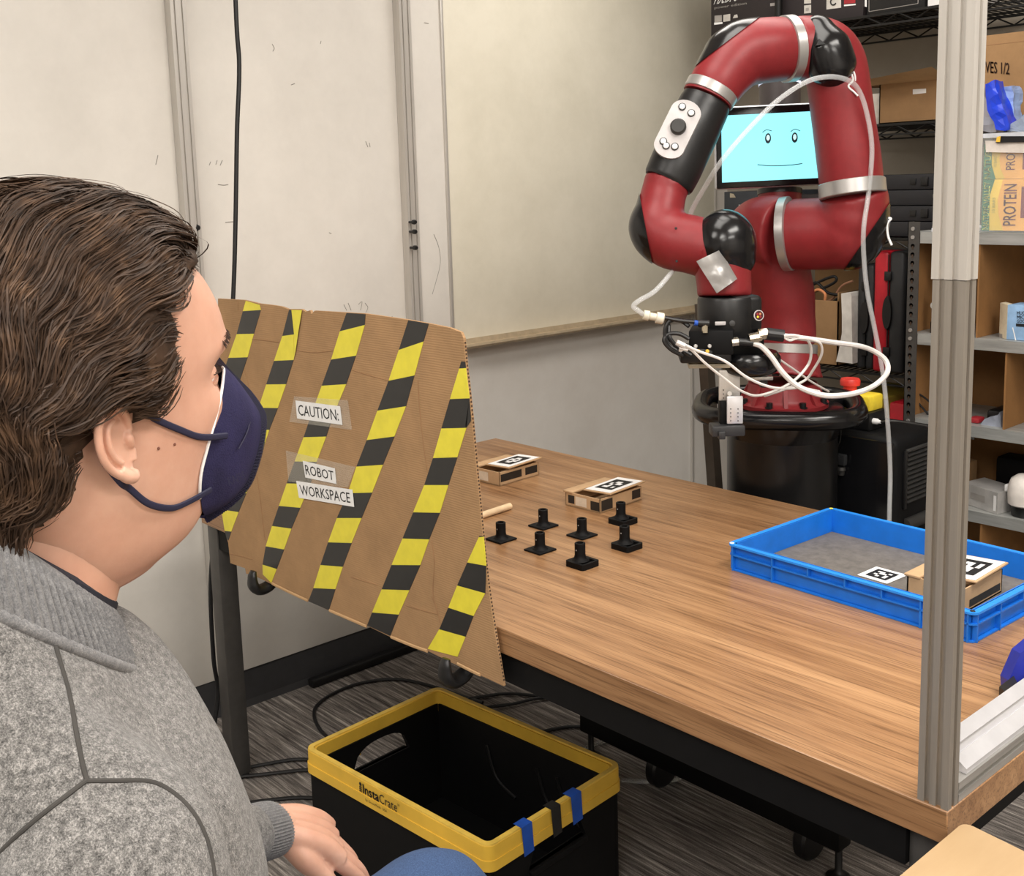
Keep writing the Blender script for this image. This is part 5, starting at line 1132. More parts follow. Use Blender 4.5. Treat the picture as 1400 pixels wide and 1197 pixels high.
def on_s(u, v):
    o_ = Mi @ Vector(CAM); e_ = Mi @ D(u, v, ds); t_ = (.003 - o_.z) / (e_.z - o_.z); p_ = o_ + (e_ - o_) * t_; return Ms @ Vector((p_.x, p_.y, .003))
M_FACE = mat('face_line', (52, 96, 112), .6); M_EYE = mat('face_eye', (40, 60, 70), .6)
def stroke(pts, r, name, mm): MB().tube([on_s(u, v) for u, v in pts], r, 5, res=5, flat=.3).build(name, mm, SC)
stroke([(1035.5, 225), (1050, 226.5), (1065, 226.5), (1082, 225.5), (1097, 223.5)], .0012, 'face_mouth', M_FACE)
stroke([(1042.5, 181), (1048, 177.5), (1055, 179)], .001, 'face_brow', M_FACE); stroke([(1081, 180), (1087, 176.5), (1094, 179)], .001, 'face_brow', M_FACE)
for u, v in ((1050, 189), (1086.5, 188)):
    c_ = on_s(u, v); mm_ = MB(); mm_.add([c_ + rt * (.0075 * math.cos(t_)) + u3 * (.0125 * math.sin(t_)) + hf * .0004 for t_ in [2 * PI * i / 24 for i in range(24)]], [tuple(range(24))]); mm_.build('face_eye', M_EYE, SC, smooth=False)
    mm_ = MB(); mm_.add([c_ + rt * (.0042 * math.cos(t_)) + u3 * (.007 * math.sin(t_) + .0015) + hf * .0008 for t_ in [2 * PI * i / 20 for i in range(20)]], [tuple(range(20))]); mm_.build('face_eye', mat('eye_glint', (190, 236, 240), .5, emit=.8), SC, smooth=False)
MB().tube([D(1066, 150, d0 + .02), D(1066, 117, d0 + .02)], 28 * d0 / FPX, 28).build('head_mast', mat('mast_grey', (66, 60, 60), .5), RB)
MB().tube([D(1066, 117, d0 + .02), D(1066, 112, d0 + .02)], 28.5 * d0 / FPX, 28).build('light_ring', mat('light_ring', (214, 224, 255), .4, emit=.6), RB)
# leaning dark strut between wall and pedestal
pa_, pb_ = A(966, 500, 2.75), A(978, 672, 2.72); t_ = (pa_ - pb_).normalized(); bot = pb_ - t_ * ((pb_.z - .0) / t_.z)
ls = MB(); ls.tube([bot, bot + t_ * (1.13 / t_.z)], .024, 4, flat=.5, ref=tuple(RGT)); put(ls.build('leaning_strut', mat('strut_bronze', (72, 64, 56), .3, .4), smooth=False), 'dark metal strut leaning between the white wall and the robot pedestal', 'strut')

# ================================================================ PERSON
def skin_mat():
    m, nt, b = new_mat('skin'); v = coords(nt); f = noise_t(nt, v, 14, 5, .6)
    c = ramp(nt, f, [(.3, (192, 144, 122)), (.55, (204, 158, 136)), (.75, (213, 171, 150))])
    nt.links.new(c, b.inputs['Base Color']); b.inputs['Roughness'].default_value = .46; b.inputs['Specular IOR Level'].default_value = .4
    b.inputs['Subsurface Weight'].default_value = .12; b.inputs['Subsurface Radius'].default_value = (.012, .005, .003); b.inputs['Subsurface Scale'].default_value = .6
    bump(nt, b, noise_t(nt, v, 260, 3), .12, .0006); return m
M_SKIN = skin_mat()
def sweater_mat(name, sc_=1.0, lo=(50, 49, 48), hi=(156, 153, 150), bs=.9):
    m, nt, b = new_mat(name); v = coords(nt)
    f1 = noise_t(nt, v, 210, 4, .75); f2 = noise_t(nt, coords(nt, (1, 1, 1)), 900, 2, .8)
    a_ = N(nt, 'ShaderNodeMath', operation='ADD'); nt.links.new(f1, a_.inputs[0]); nt.links.new(f2, a_.inputs[1])
    h_ = N(nt, 'ShaderNodeMath', operation='MULTIPLY'); h_.inputs[1].default_value = .5; nt.links.new(a_.outputs[0], h_.inputs[0])
    nt.links.new(ramp(nt, h_.outputs[0], [(.36, lo), (.5, tuple((x + y) / 2 for x, y in zip(lo, hi))), (.64, hi)]), b.inputs['Base Color'])
    b.inputs['Roughness'].default_value = .95; b.inputs['Specular IOR Level'].default_value = .15; b.inputs['Sheen Weight'].default_value = .25; b.inputs['Sheen Roughness'].default_value = .5
    bump(nt, b, h_.outputs[0], bs, .003); return m
M_SW = sweater_mat('heather_knit')
YAW, PITCH = math.radians(2), math.radians(9)
EAR = D(160, 603, .72)                                               # right ear canal
MH0 = Matrix.Rotation(YAW, 4, 'Z') @ Matrix.Rotation(PITCH, 4, 'X')
HSC = 1.1
HO = EAR - MH0 @ Vector((.079 * HSC, 0, 0))
MH = Matrix.Translation(HO) @ MH0 @ Matrix.Scale(HSC, 4)
PX, PY = HO.x, HO.y
PE = thing('person', 'seated person in grey heather sweater and navy face mask facing the table', 'person', (PX, PY - .1, 0))
# head sections: z, front y, back y, half width, front squareness
SEC = [(-.104, .030, -.050, .034, .9), (-.098, .055, -.055, .044, .85), (-.088, .070, -.060, .052, .78), (-.074, .077, -.066, .059, .74), (-.058, .081, -.074, .064, .74), (-.040, .088, -.084, .069, .75), (-.022, .098, -.092, .072, .76), (-.006, .104, -.098, .0735, .76),
       (.008, .106, -.102, .074, .76), (.018, .112, -.104, .075, .78), (.028, .116, -.106, .076, .78), (.045, .1155, -.107, .078, .8), (.060, .113, -.106, .079, .84), (.076, .107, -.104, .078, .88), (.092, .094, -.098, .074, .93), (.107, .078, -.088, .066, .97), (.120, .052, -.072, .053, 1), (.128, .026, -.050, .036, 1), (.1325, 0, -.025, .012, 1)]
SZs = np.array([s[0] for s in SEC])
def sec(z):
    return [float(np.interp(z, SZs, [s[i] for s in SEC])) for i in range(1, 5)]
def ssec(z):
    a = np.array([sec(z + d) for d in (-.006, -.003, 0, .003, .006)]); return a.mean(axis=0)
def head_pt(z, a):
    yf, yb, hw, sq = ssec(z); y_mid = -.012; c, s = math.cos(a), math.sin(a)
    if c >= 0: y = y_mid + (yf - y_mid) * (c ** (1.0)) ; x = hw * math.copysign(abs(s) ** sq, s)
    else: y = y_mid + (y_mid - yb) * c; x = hw * s
    return Vector((x, y, z))
hm = MB(); nz, na = 96, 96; zs = np.linspace(-.104, .1323, nz); vs = []; fs = []
for z in zs:
    for k in range(na):
        a_ = 2 * PI * k / na; p = head_pt(float(z), a_)
        # nose
        g_ = math.exp(-((p.x / .013) ** 2)) * (p.y > 0); zz_ = (z - .012) / -.050
        if 0 < zz_ < 1.25: p.y += g_ * .022 * (min(zz_, 1) ** 1.2) * (1 if zz_ < 1 else max(0, 1 - (zz_ - 1) / .25))
        # eye sockets
        for sx in (-1, 1):
            q = ((p.x - sx * .033) / .017) ** 2 + ((z - .010) / .012) ** 2
            if p.y > 0: p.y -= .010 * math.exp(-q)
            q = ((p.x - sx * .032) / .020) ** 2 + ((z - .026) / .006) ** 2
            if p.y > 0: p.y += .004 * math.exp(-q)
            q = ((p.x - sx * .045) / .016) ** 2 + ((z + .012) / .016) ** 2
            if p.y > 0: p.y += .004 * math.exp(-q)
        vs.append(MH @ p)
for i in range(nz - 1):
    for k in range(na): q = (k + 1) % na; fs.append((i * na + k, i * na + q, (i + 1) * na + q, (i + 1) * na + k))
fs.append(tuple(range(na))[::-1]); fs.append(tuple((nz - 1) * na + k for k in range(na)))
hm.add(vs, fs)
# eyes
for sx in (-1, 1):
    pass
# neck and upper body, one swept trunk joined into the head
def W_(x, y, z): return Vector((PX, PY, HO.z)) + Matrix.Rotation(YAW, 3, 'Z') @ Vector((x, y, z))
nk = MB(); rings = [(-.03, -.016, .0, .062, .072), (-.06, -.022, .0, .064, .072), (-.09, -.032, 0, .065, .070), (-.12, -.044, 0, .066, .069), (-.15, -.055, 0, .068, .069), (-.18, -.064, 0, .074, .072), (-.21, -.066, 0, .095, .08), (-.25, -.05, 0, .14, .09), (-.40, -.05, 0, .15, .10), (-.60, -.06, 0, .15, .11), (-.78, -.07, 0, .16, .11)]
n = 48; vs = []; fs = []
for z, yc, _, rx, ry in rings:
    for k in range(n): a_ = 2 * PI * k / n; vs.append(W_(rx * math.sin(a_), yc + ry * math.cos(a_), z))
for i in range(len(rings) - 1):
    for k in range(n): q = (k + 1) % n; fs.append((i * n + k, (i + 1) * n + k, (i + 1) * n + q, i * n + q))
fs.append(tuple(range(n))); fs.append(tuple((len(rings) - 1) * n + k for k in range(n))[::-1])
nk.add(vs, fs)
nk.tube([W_(.050, -.022, -.03), W_(.032, -.005, -.12), W_(.012, .006, -.185)], [.018, .016, .012], 12, res=6)
# jaw underside to neck fill
nk.ell(W_(0, .026, -.062), (.052, .055, .045))
allv = MB(); allv.add(hm.v, hm.f); allv.add(nk.v, nk.f)
# left forearm and hand
dH = 1.44
SL = W_(-.185, -.045, -.215); EL = W_(-.27, .0, -.50)
WR = D(380, 1130, dH)
thumb_side = None
Hdir = (D(522, 1166, dH + .07) - WR).normalized()
Hup = Vector((.1, -.1, 1)); Hup = (Hup - Hdir * Hup.dot(Hdir)).normalized(); Hrt = Hdir.cross(Hup).normalized()     # Hrt: towards the camera side
hd = MB()
def HP(f, r, u): return WR + Hdir * f + Hrt * r + Hup * u
hd.tube([EL, EL.lerp(WR, .5), EL.lerp(WR, .85), EL.lerp(WR, .97), HP(.012, 0, 0)], [.036, .030, .026, .025, .026], 16, res=6, flat=.8, ref=tuple(Hup.cross(Hdir)))
pal = MB()
for r0, r1 in ((-.030, -.036), (-.010, -.013), (.010, .012), (.026, .032)):
    pal.tube([HP(.0, r0 * .55, 0), HP(.03, r0 * .85, .004), HP(.06, r0, .004), HP(.088, r1, -.004)], [.018, .0175, .0155, .0125], 14, res=5)
fing = [(-.037, .078, (.026, .019, .016), .0082, .34), (-.013, .090, (.036, .024, .019), .0088, .26), (.011, .092, (.038, .026, .020), .0092, .22), (.033, .088, (.034, .023, .019), .0090, .20)]
for r_0, f0, ln, rad, cur in fing:
    p = HP(f0 - .01, r_0, -.004); P_ = [p]; R_l = [rad * 1.25]; ang_ = -.18; spread = r_0 * .9
    for i, l_ in enumerate(ln):
        ang_ -= cur * (.9 if i == 0 else 1.0); dv_ = Hdir * math.cos(ang_) + Hup * math.sin(ang_) + Hrt * spread * 1.2; P_.append(P_[-1] + dv_ * (l_ + .008 * (i == 0))); R_l.append(rad * (1.08 - .12 * i))
    P_.append(P_[-1] + dv_ * .004); R_l.append(rad * .55)
    pal.tube(P_, R_l, 14, res=5)
tp_ = [HP(.012, .016, -.004), HP(.035, .036, -.010), HP(.062, .046, -.020), HP(.088, .050, -.032), HP(.104, .049, -.040), HP(.110, .048, -.043)]
pal.tube(tp_, [.016, .016, .0128, .0112, .0098, .0055], 14, res=6)
pm = fused_mesh(pal, .0024, 5)
allv.add([v.co.copy() for v in pm.vertices], [tuple(p.vertices) for p in pm.polygons]); allv.add(hd.v, hd.f)
# right ear
def EP(y, z, o=0):                                                    # ear plane: swings out towards the back
    y, z, o = y * .64 + .002, z * .64 - .001, o * .7
    return MH @ Vector((.0765 + o + max(0, -(y - .008)) * .5, y, z))
ear = MB()
helix = [EP(.012, .006, .000), EP(.010, .022, .004), EP(.001, .034, .006), EP(-.012, .036, .006), EP(-.022, .028, .005), EP(-.027, .012, .004), EP(-.026, -.004, .003), EP(-.020, -.018, .002), EP(-.010, -.029, .001)]
ear.tube(helix, [k * .72 for k in (.0035, .0042, .0044, .0044, .0042, .004, .0038, .0038, .004)], 10, res=6)
ear.tube([EP(-.010, -.022, .001), EP(-.004, -.031, .002), EP(.003, -.035, .002), EP(.007, -.030, .001)], [.0038, .005, .0046, .003], 12, res=6)
anti = [EP(-.004, .024, .003), EP(-.014, .018, .004), EP(-.017, .004, .004), EP(-.013, -.010, .003), EP(-.006, -.018, .003)]
ear.tube(anti, [.0019, .0023, .0025, .0024, .0025], 10, res=6)
ear.tube([EP(.010, -.008, .001), EP(.008, .0, .003), EP(.010, .006, .001)], [.0028, .0034, .0022], 10, res=5)
ear.tube([EP(.008, -.022, -.001), EP(.010, -.010, -.002)], [.0036, .0036], 10, res=4)
pv = [EP(-.024 + .0, .010, .0)]; 
bk_ = MB(); outl = [(.012, .006), (.008, .028), (-.004, .036), (-.018, .033), (-.026, .016), (-.026, -.004), (-.018, -.022), (-.006, -.033), (.004, -.034), (.010, -.020)]
ear.prism([EP(y, z, -.003) for y, z in outl], MH0.to_3x3() @ Vector((.0030, 0, 0)))
em_ = fused_mesh(ear, .0009, 4)
allv.add([v.co.copy() for v in em_.vertices], [tuple(p.vertices) for p in em_.polygons])
body = allv.build('body', M_SKIN, PE, angle=80)
# eyebrows, lashes, eye
for sx in (-1, 1):
    eb = MB()
    for i in range(110):
        t_ = i / 109; x = sx * (.012 + .034 * t_); z = .025 + .007 * math.sin(t_ * 2.4) + random.uniform(-.002, .002); p = head_front(x, z) if False else None
        yf, yb, hw, sq = ssec(z); ss = min(.999, (abs(x) / hw) ** (1 / sq)); y = -.012 + (yf + .012) * math.sqrt(1 - ss * ss)
        a_ = MH @ Vector((x, y + .001, z)); b_ = MH @ Vector((x + sx * .006, y - .001 + random.uniform(0, .001), z + .0006 - .003 * t_)); eb.tube([a_, a_.lerp(b_, .5) + MH0.to_3x3() @ Vector((0, .0002, 0)), b_], [.0003, .0003, .0001], 4)
    eb.build('eyebrow', mat('brow_brown', (60, 44, 36), .7), PE)
    yf, yb, hw, sq = ssec(.009); x = sx * .033; ss = (abs(x) / hw) ** (1 / sq); y = -.012 + (yf + .012) * math.sqrt(1 - ss * ss)
    e_ = MB(); e_.ell(MH @ Vector((x, y - .0185, .009)), (.0118,) * 3); eo = e_.build('eyeball', mat('eye_white', (226, 220, 214), .15), PE)
    MB().ell(MH @ Vector((x, y - .0122, .009)), (.0055, .0055, .0055)).build('iris', mat('iris_brown', (70, 48, 34), .15), eo)
    for up in (1, -1):
        lm = MB().ell(Vector((x, y - .0185, .009)), (.0132, .0132, .0132), n=32, m=20).mesh('lid'); nrm_ = Vector((0, -.22 * up * (1 if up > 0 else 1.4), up)).normalized()
        lc = bisect(lm, [(Vector((x, y - .0185, .009 + up * .0012)) + Vector((0, .012, 0)), nrm_)])
        lc.transform(MH); obj('eyelid', lc, M_SKIN, PE, True, 80)
    ls_ = MB()
    for i in range(16):
        t_ = i / 15; xx = x + (t_ - .5) * .024; a_ = MH @ Vector((xx, y - .008 - .02 * abs(t_ - .5) ** 2, .0135 - .006 * abs(t_ - .5))); ls_.tube([a_, a_ + MH0.to_3x3() @ Vector((0, .005, .0005)), a_ + MH0.to_3x3() @ Vector((sx * .001, .009, .003))], [.0004, .0003, .0001], 4)
    ls_.build('eyelashes', MC['brow_brown'], PE)
# mask
def face_y(x, z):
    yf, yb, hw, sq = ssec(z); ss = min(.985, (abs(x) / hw)) ** (1 / sq); ss = min(ss, .985); return -.012 + (yf + .012) * math.sqrt(1 - ss * ss)
edge = [(.001, .006), (.018, .006), (.033, .004), (.044, -.005), (.049, -.018), (.0505, -.032), (.050, -.047), (.046, -.062), (.036, -.078), (.018, -.088), (.001, -.092)]
edge = [Vector((x, face_y(x, z) + .0015, z)) for x, z in edge]; edge[-1].y += .004; edge[-2].y += .004
edge[0].y += .006; edge[1].y += .003
ridge = [(.114, .007), (.119, -.002), (.126, -.013), (.133, -.024), (.1385, -.037), (.139, -.046), (.134, -.060), (.126, -.074), (.116, -.086), (.100, -.094), (.080, -.098)]
ridge = [Vector((0, y, z)) for y, z in ridge]
E_, _ = catmull(edge, [1] * 11, 5); Rg, _ = catmull(ridge, [1] * 11, 5)
mk_ = MB(); cols = 18; m_n = len(E_)
for sx in (-1, 1):
    vs = []
    for i in range(m_n):
        for j in range(cols + 1):
            t_ = j / cols; p = E_[i].lerp(Rg[i], t_); w_i = math.sin(PI * i / (m_n - 1))
            p = p + Vector((.55, .35, 0)) * (.013 * math.sin(PI * t_) ** .9 * w_i)
            if .30 < t_ < .36: p -= Vector((.5, .3, 0)) * .0008
            vs.append(MH @ Vector((sx * p.x, p.y, p.z)))
    fs = [(i * (cols + 1) + j, (i + 1) * (cols + 1) + j, (i + 1) * (cols + 1) + j + 1, i * (cols + 1) + j + 1) for i in range(m_n - 1) for j in range(cols)]
    mk_.add(vs, fs if sx > 0 else [f[::-1] for f in fs])
m, nt, b = new_mat('navy_mask_fabric'); v = coords(nt); 
nt.links.new(ramp(nt, noise_t(nt, v, 30, 5), [(.3, (38, 36, 66)), (.7, (48, 45, 82))]), b.inputs['Base Color']); b.inputs['Roughness'].default_value = .85; b.inputs['Specular IOR Level'].default_value = .2
wv = N(nt, 'ShaderNodeTexNoise'); wv.inputs['Scale'].default_value = 900; nt.links.new(v, wv.inputs['Vector'])
ad = N(nt, 'ShaderNodeMath', operation='ADD'); nt.links.new(wv.outputs[0], ad.inputs[0]); nt.links.new(noise_t(nt, v, 55, 3), ad.inputs[1]); bump(nt, b, ad.outputs[0], .35, .0025)
M_MASK = m
MK = mk_.build('face_mask', M_MASK, PE, angle=70)
# stitched outer seam, white liner edge, straps
sm_ = MB(); sm_.tube([MH @ p for p in Rg], .0042, 6, flat=.35, ref=tuple(MH0.to_3x3() @ Vector((0, 1, 0)))); sm_.build('mask_seam', M_MASK, MK)
st_ = MB()
for i in range(0, len(Rg) - 1):
    for f_ in (0, .33, .66):
        p = Rg[i].lerp(Rg[i + 1], f_); c_ = Vector((0, .06, -.045)); o_ = (p - c_).normalized()
        st_.tube([MH @ (p - o_ * .005 + Vector((.0022, 0, 0))), MH @ (p + o_ * .0035 + Vector((.0015, 0, 0)))], .0005, 4)
st_.build('mask_stitching', mat('stitch_navy', (24, 22, 50), .7), MK, kind='stuff')
for sx in (-1, 1):
    MB().tube([MH @ Vector((sx * (p.x + .0012), p.y - .001, p.z)) for p in E_[4:-14]], .0011, 6).build('liner_edge', M_WHITE, MK)
MB().tube([MH @ p for p in (Vector((.043, .094, -.044)), Vector((.036, .106, -.038)), Vector((.024, .120, -.030)))], .0006, 5, res=5).build('mask_crease', MC['stitch_navy'], MK)
text_add(MB(), 'KN95', *[MH @ Vector(q) for q in ((.056, .072, -.060), (.0475, .089, -.063), (.0475, .089, -.057), (.056, .072, -.054))], mx=0, my=0, lift=.0035).build('embossed_lettering', MC['stitch_navy'], MK, smooth=False)
def skin_pt(y, z, off):                                               # point on the right cheek
    yf, yb, hw, sq = ssec(z)
    c = (y + .012) / (yf + .012) if y > -.012 else (y + .012) / (-.012 - yb) * 1
    c = max(-1, min(1, c)); s = math.sqrt(1 - c * c); x = hw * (s ** sq if c > 0 else s); return MH @ Vector((x + off, y, z))
def strap(pts, nm='strap'):
    MB().tube(pts, .0024, 8, res=6, flat=.6).build(nm, MC['stitch_navy'] if False else mat('strap_navy', (30, 30, 56), .7), MK)
Pe = edge[5]
strap([EP(.010, .028, .003), skin_pt(.018, .015, .003), skin_pt(.028, .004, .002), skin_pt(.045, -.010, .002), skin_pt(.062, -.022, .002), MH @ Vector((.050, .084, -.030))])
strap([EP(-.022, -.012, -.004), EP(-.010, -.036, -.003), skin_pt(.003, -.032, .003), skin_pt(.014, -.047, .003), skin_pt(.030, -.058, .002), skin_pt(.044, -.061, .002), MH @ Vector((.047, .066, -.062))])
for y, z in ((.028, -.016), (.040, -.018), (-.02, -.1)):
    MB().ell(skin_pt(y, z, .0), (.0012,) * 3, n=8, m=5).build('mole', mat('mole_brown', (120, 76, 60), .6), PE)

# sweater
sw = MB()
trunk = [(-.785, -.10, .165, .125), (-.70, -.08, .175, .140), (-.55, -.055, .172, .142), (-.40, -.045, .185, .145), (-.30, -.045, .195, .138), (-.235, -.045, .180, .120), (-.195, -.047, .140, .110), (-.165, -.052, .104, .102), (-.135, -.060, .086, .088)]
n = 40; vs = []; fs = []
for z, yc, rx, ry in trunk:
    for k in range(n): a_ = 2 * PI * k / n; vs.append(W_(rx * math.sin(a_), yc + ry * math.cos(a_), z))
for i in range(len(trunk) - 1):
    for k in range(n): q = (k + 1) % n; fs.append((i * n + k, i * n + q, (i + 1) * n + q, (i + 1) * n + k))
fs.append(tuple(range(n))[::-1]); fs.append(tuple((len(trunk) - 1) * n + k for k in range(n)))
sw.add(vs, fs)
for sx in (-1, 1): sw.ell(W_(sx * .160, -.062, -.232), (.072, .068, .060))
sw.ell(W_(0, -.125, -.115), (.078, .052, .060))
for sx in (-1, 1): sw.tube([W_(sx * .060, -.105, -.105), W_(sx * .11, -.09, -.160), W_(sx * .165, -.065, -.215)], [.040, .047, .055], 16, res=4)
vs = []; n = 40
for q_ in range(9):
    f_ = q_ / 8; rx_, ry_ = .099 + .079 * f_ ** .8, .099 + .029 * f_; yc_ = -.066 + .012 * f_; zc_ = -.092 - .150 * f_; tl_ = .088 * (1 - f_ * .85)
    vs += [W_(rx_ * math.sin(a_), yc_ + ry_ * math.cos(a_), zc_ - tl_ * math.cos(a_)) for a_ in [2 * PI * k / n for k in range(n)]]
fs = [(i * n + k, i * n + (k + 1) % n, (i + 1) * n + (k + 1) % n, (i + 1) * n + k) for i in range(8) for k in range(n)] + [tuple(range(n))[::-1], tuple(8 * n + k for k in range(n))]
sw.add(vs, [f[::-1] for f in fs])
SR = W_(.180, -.068, -.245); ER = W_(.225, -.085, -.54); WRr = W_(.17, .20, -.60)
sw.tube([W_(.12, -.060, -.225), SR, SR.lerp(ER, .45), ER, ER.lerp(WRr, .3), WRr], [.062, .070, .064, .060, .055, .045], 24, res=6)
AXF = (WR - EL).normalized(); CUF = WR - AXF * .045
sw.tube([W_(-.12, -.045, -.232), SL, SL.lerp(EL, .5), EL, EL.lerp(CUF, .4), EL.lerp(CUF, .8), CUF], [.062, .068, .062, .058, .052, .044, .036], 24, res=6)
sme = fused_mesh(sw, .0065, 14)
for v_, nv_ in list(zip(sme.vertices, [q.normal.copy() for q in sme.vertices])):
    co = v_.co; f_ = noise.noise(co * 7 + Vector((3, 1, 2))) * .010 + noise.noise(Vector((co.x * 22, co.y * 14, co.z * 9))) * .0045
    v_.co = co + nv_ * f_
bs_ = bmesh.new(); bs_.from_mesh(sme)
for _ in range(5): bmesh.ops.smooth_vert(bs_, verts=bs_.verts, factor=.5, use_axis_x=True, use_axis_y=True, use_axis_z=True)
bs_.to_mesh(sme); bs_.free()
SWO = obj('sweater', sme, M_SW, PE, True, 80)
from mathutils.bvhtree import BVHTree
bvt = BVHTree.FromPolygons([v_.co.copy() for v_ in sme.vertices], [tuple(p.vertices) for p in sme.polygons])
def on_cloth(u, v):
    r_ = Vector(ray(u, v)).normalized(); h_ = bvt.ray_cast(Vector(CAM), r_); return h_[0] if h_[0] else None
M_SEAM = mat('seam_dark', (66, 64, 62), .95, spec=.1)
for pts in ([(57, 838), (66, 858), (75, 880), (83, 908), (91, 935), (98, 965), (104, 1000), (113, 1045), (119, 1066)], [(119, 1066), (90, 1088), (55, 1115), (20, 1145), (-15, 1180)], [(119, 1067), (160, 1067), (205, 1068), (235, 1082), (262, 1108), (282, 1145), (292, 1190), (292, 1215)]):
    q_ = [p for p in (on_cloth(*k) for k in pts) if p]
    if len(q_) > 2: MB().tube(q_, .0015, 8, res=6).build('seam', M_SEAM, bpy.data.objects['sweater'])
# ribbed collar
M_RIB = sweater_mat('ribbed_knit', 1, (84, 84, 86), (132, 131, 131), .35)
col = MB(); NR = 112; rows = [(-.010, .002), (.000, .0045), (.012, .0045), (.022, .0045), (.032, .004), (.037, .000), (.034, -.004), (.020, -.005), (.006, -.004)]
vs = []; cz0 = -.095
for k in range(NR * 2):
    a_ = 2 * PI * k / (NR * 2); rb_ = .0015 * (1 if k % 2 else -1)
    for h_, o_ in rows:
        rx = .094 - .45 * h_ + o_ + rb_ * (o_ > 0); ry = .094 - .40 * h_ + o_ + rb_ * (o_ > 0)
        zz = cz0 + h_ * 1.15 - .080 * math.cos(a_)
        vs.append(W_(rx * math.sin(a_), -.066 + ry * math.cos(a_), zz))
nr = len(rows); m2 = NR * 2
col.add(vs, [(k * nr + i, ((k + 1) % m2) * nr + i, ((k + 1) % m2) * nr + (i + 1) % nr, k * nr + (i + 1) % nr) for k in range(m2) for i in range(nr)])
col.build('collar', M_RIB, SWO, angle=80)
MB().tube([W_((.0985) * math.sin(a_), -.066 + .0985 * math.cos(a_), cz0 - .010 - .080 * math.cos(a_)) for a_ in [2 * PI * k / 72 for k in range(72)]], .0042, 10, closed=True).build('collar_welt', M_RIB, SWO)
# undershirt edge
us = MB(); us.tube([W_(.069 * math.sin(a_), -.056 + .073 * math.cos(a_), -.070 - .064 * math.cos(a_)) for a_ in [2 * PI * k / 48 for k in range(48)]], .006, 8, closed=True); us.build('undershirt_collar', mat('undershirt_navy', (34, 36, 46), .8), PE)
# cuff
cf_ = MB(); vs = []; m2 = 110; ax = AXF; c0_ = WR - ax * .055
u_ = Hup - ax * Hup.dot(ax); u_.normalize(); w__ = ax.cross(u_)
rows = [(-.012, .036), (0, .0365), (.012, .037), (.034, .0365), (.044, .0355), (.047, .032), (.040, .029)]
for k in range(m2):
    a_ = 2 * PI * k / m2; rb_ = .0010 * (1 if k % 2 else -1)
    for h_, r_ in rows: vs.append(c0_ + ax * h_ + (u_ * math.cos(a_) * .86 + w__ * math.sin(a_)) * (r_ + rb_))
nr = len(rows); cf_.add(vs, [(k * nr + i, ((k + 1) % m2) * nr + i, ((k + 1) % m2) * nr + i + 1, k * nr + i + 1) for k in range(m2) for i in range(nr - 1)])
cf_.build('cuff', M_RIB, SWO, angle=80)
# jeans
M_DEN, nt, b = new_mat('blue_denim'); v = coords(nt); 
f1 = noise_t(nt, coords(nt, (1, 1, 1)), 600, 3, .8); nt.links.new(ramp(nt, f1, [(.35, (38, 58, 92)), (.65, (66, 92, 134))]), b.inputs['Base Color']); b.inputs['Roughness'].default_value = .9; bump(nt, b, f1, .5, .001)
jn = MB()
KL = D(560, 1180, 1.42) - Vector((0, 0, .086)); HL = W_(-.10, -.05, -.74); HRp = W_(.10, -.05, -.74); KR = W_(.13, .44, -.70)
KL2 = KL + Vector((-.02, .04, -.012))
jn.ell(W_(0, -.08, -.76), (.185, .13, .10))
jn.tube([HL, HL.lerp(KL2, .5), KL2 - (KL2 - HL).normalized() * .02, KL2 + Vector((.0, .03, -.04)), KL2 + Vector((0, .02, -.25)), KL2 + Vector((0, .0, -KL2.z + .10))], [.098, .088, .079, .075, .066, .055], 24, res=6)
jn.tube([HRp, HRp.lerp(KR, .5), KR, KR + Vector((0, .03, -.04)), KR + Vector((0, .02, -.25)), KR + Vector((0, 0, -KR.z + .10))], [.098, .088, .078, .074, .066, .055], 24, res=6)
jm = fused_mesh(jn, .009, 8)
for v_, nv_ in list(zip(jm.vertices, [q.normal.copy() for q in jm.vertices])): v_.co += nv_ * noise.noise(v_.co * 12) * .004
obj('jeans', jm, M_DEN, PE, True, 80)
for K_ in (KL2, KR):
    sh = MB(); sh.ell((K_.x, K_.y + .06, .045), (.048, .13, .045)); sh.ell((K_.x, K_.y, .07), (.045, .055, .07)); obj('shoe', fused_mesh(sh, .008, 4), M_BLKM, PE)

# hair: scalp shell plus combed-back locks
M_HAIR, nt, b = new_mat('dark_brown_hair'); v = coords(nt, (1, 1, 1))
nt.links.new(ramp(nt, noise_t(nt, v, 55, 4), [(.3, (44, 33, 26)), (.55, (64, 48, 37)), (.8, (96, 73, 55))]), b.inputs['Base Color'])
b.inputs['Roughness'].default_value = .5; b.inputs['Specular IOR Level'].default_value = .16
HC = Vector((0, -.006, .030)); HR = (.0835, .1275, .108)
def hair_proj(p, h):
    q = p - HC
    if q.z < -.02:                                                    # below the ears the hair hangs towards the neck
        f = max(.52, 1 - (-.02 - q.z) * 3.2); e_ = Vector((q.x / (HR[0] * (.55 + .45 * f)), q.y / (HR[1] * f), 0)); L_ = e_.length or 1
        return HC + Vector((q.x / L_ * (1 + h / HR[0]), q.y / L_ * (1 + h / HR[1]), q.z))
    e_ = Vector((q.x / HR[0], q.y / HR[1], q.z / HR[2])); L_ = e_.length or 1
    q = q / L_; nrm = Vector((q.x / HR[0] ** 2, q.y / HR[1] ** 2, q.z / HR[2] ** 2)).normalized(); return HC + q + nrm * h
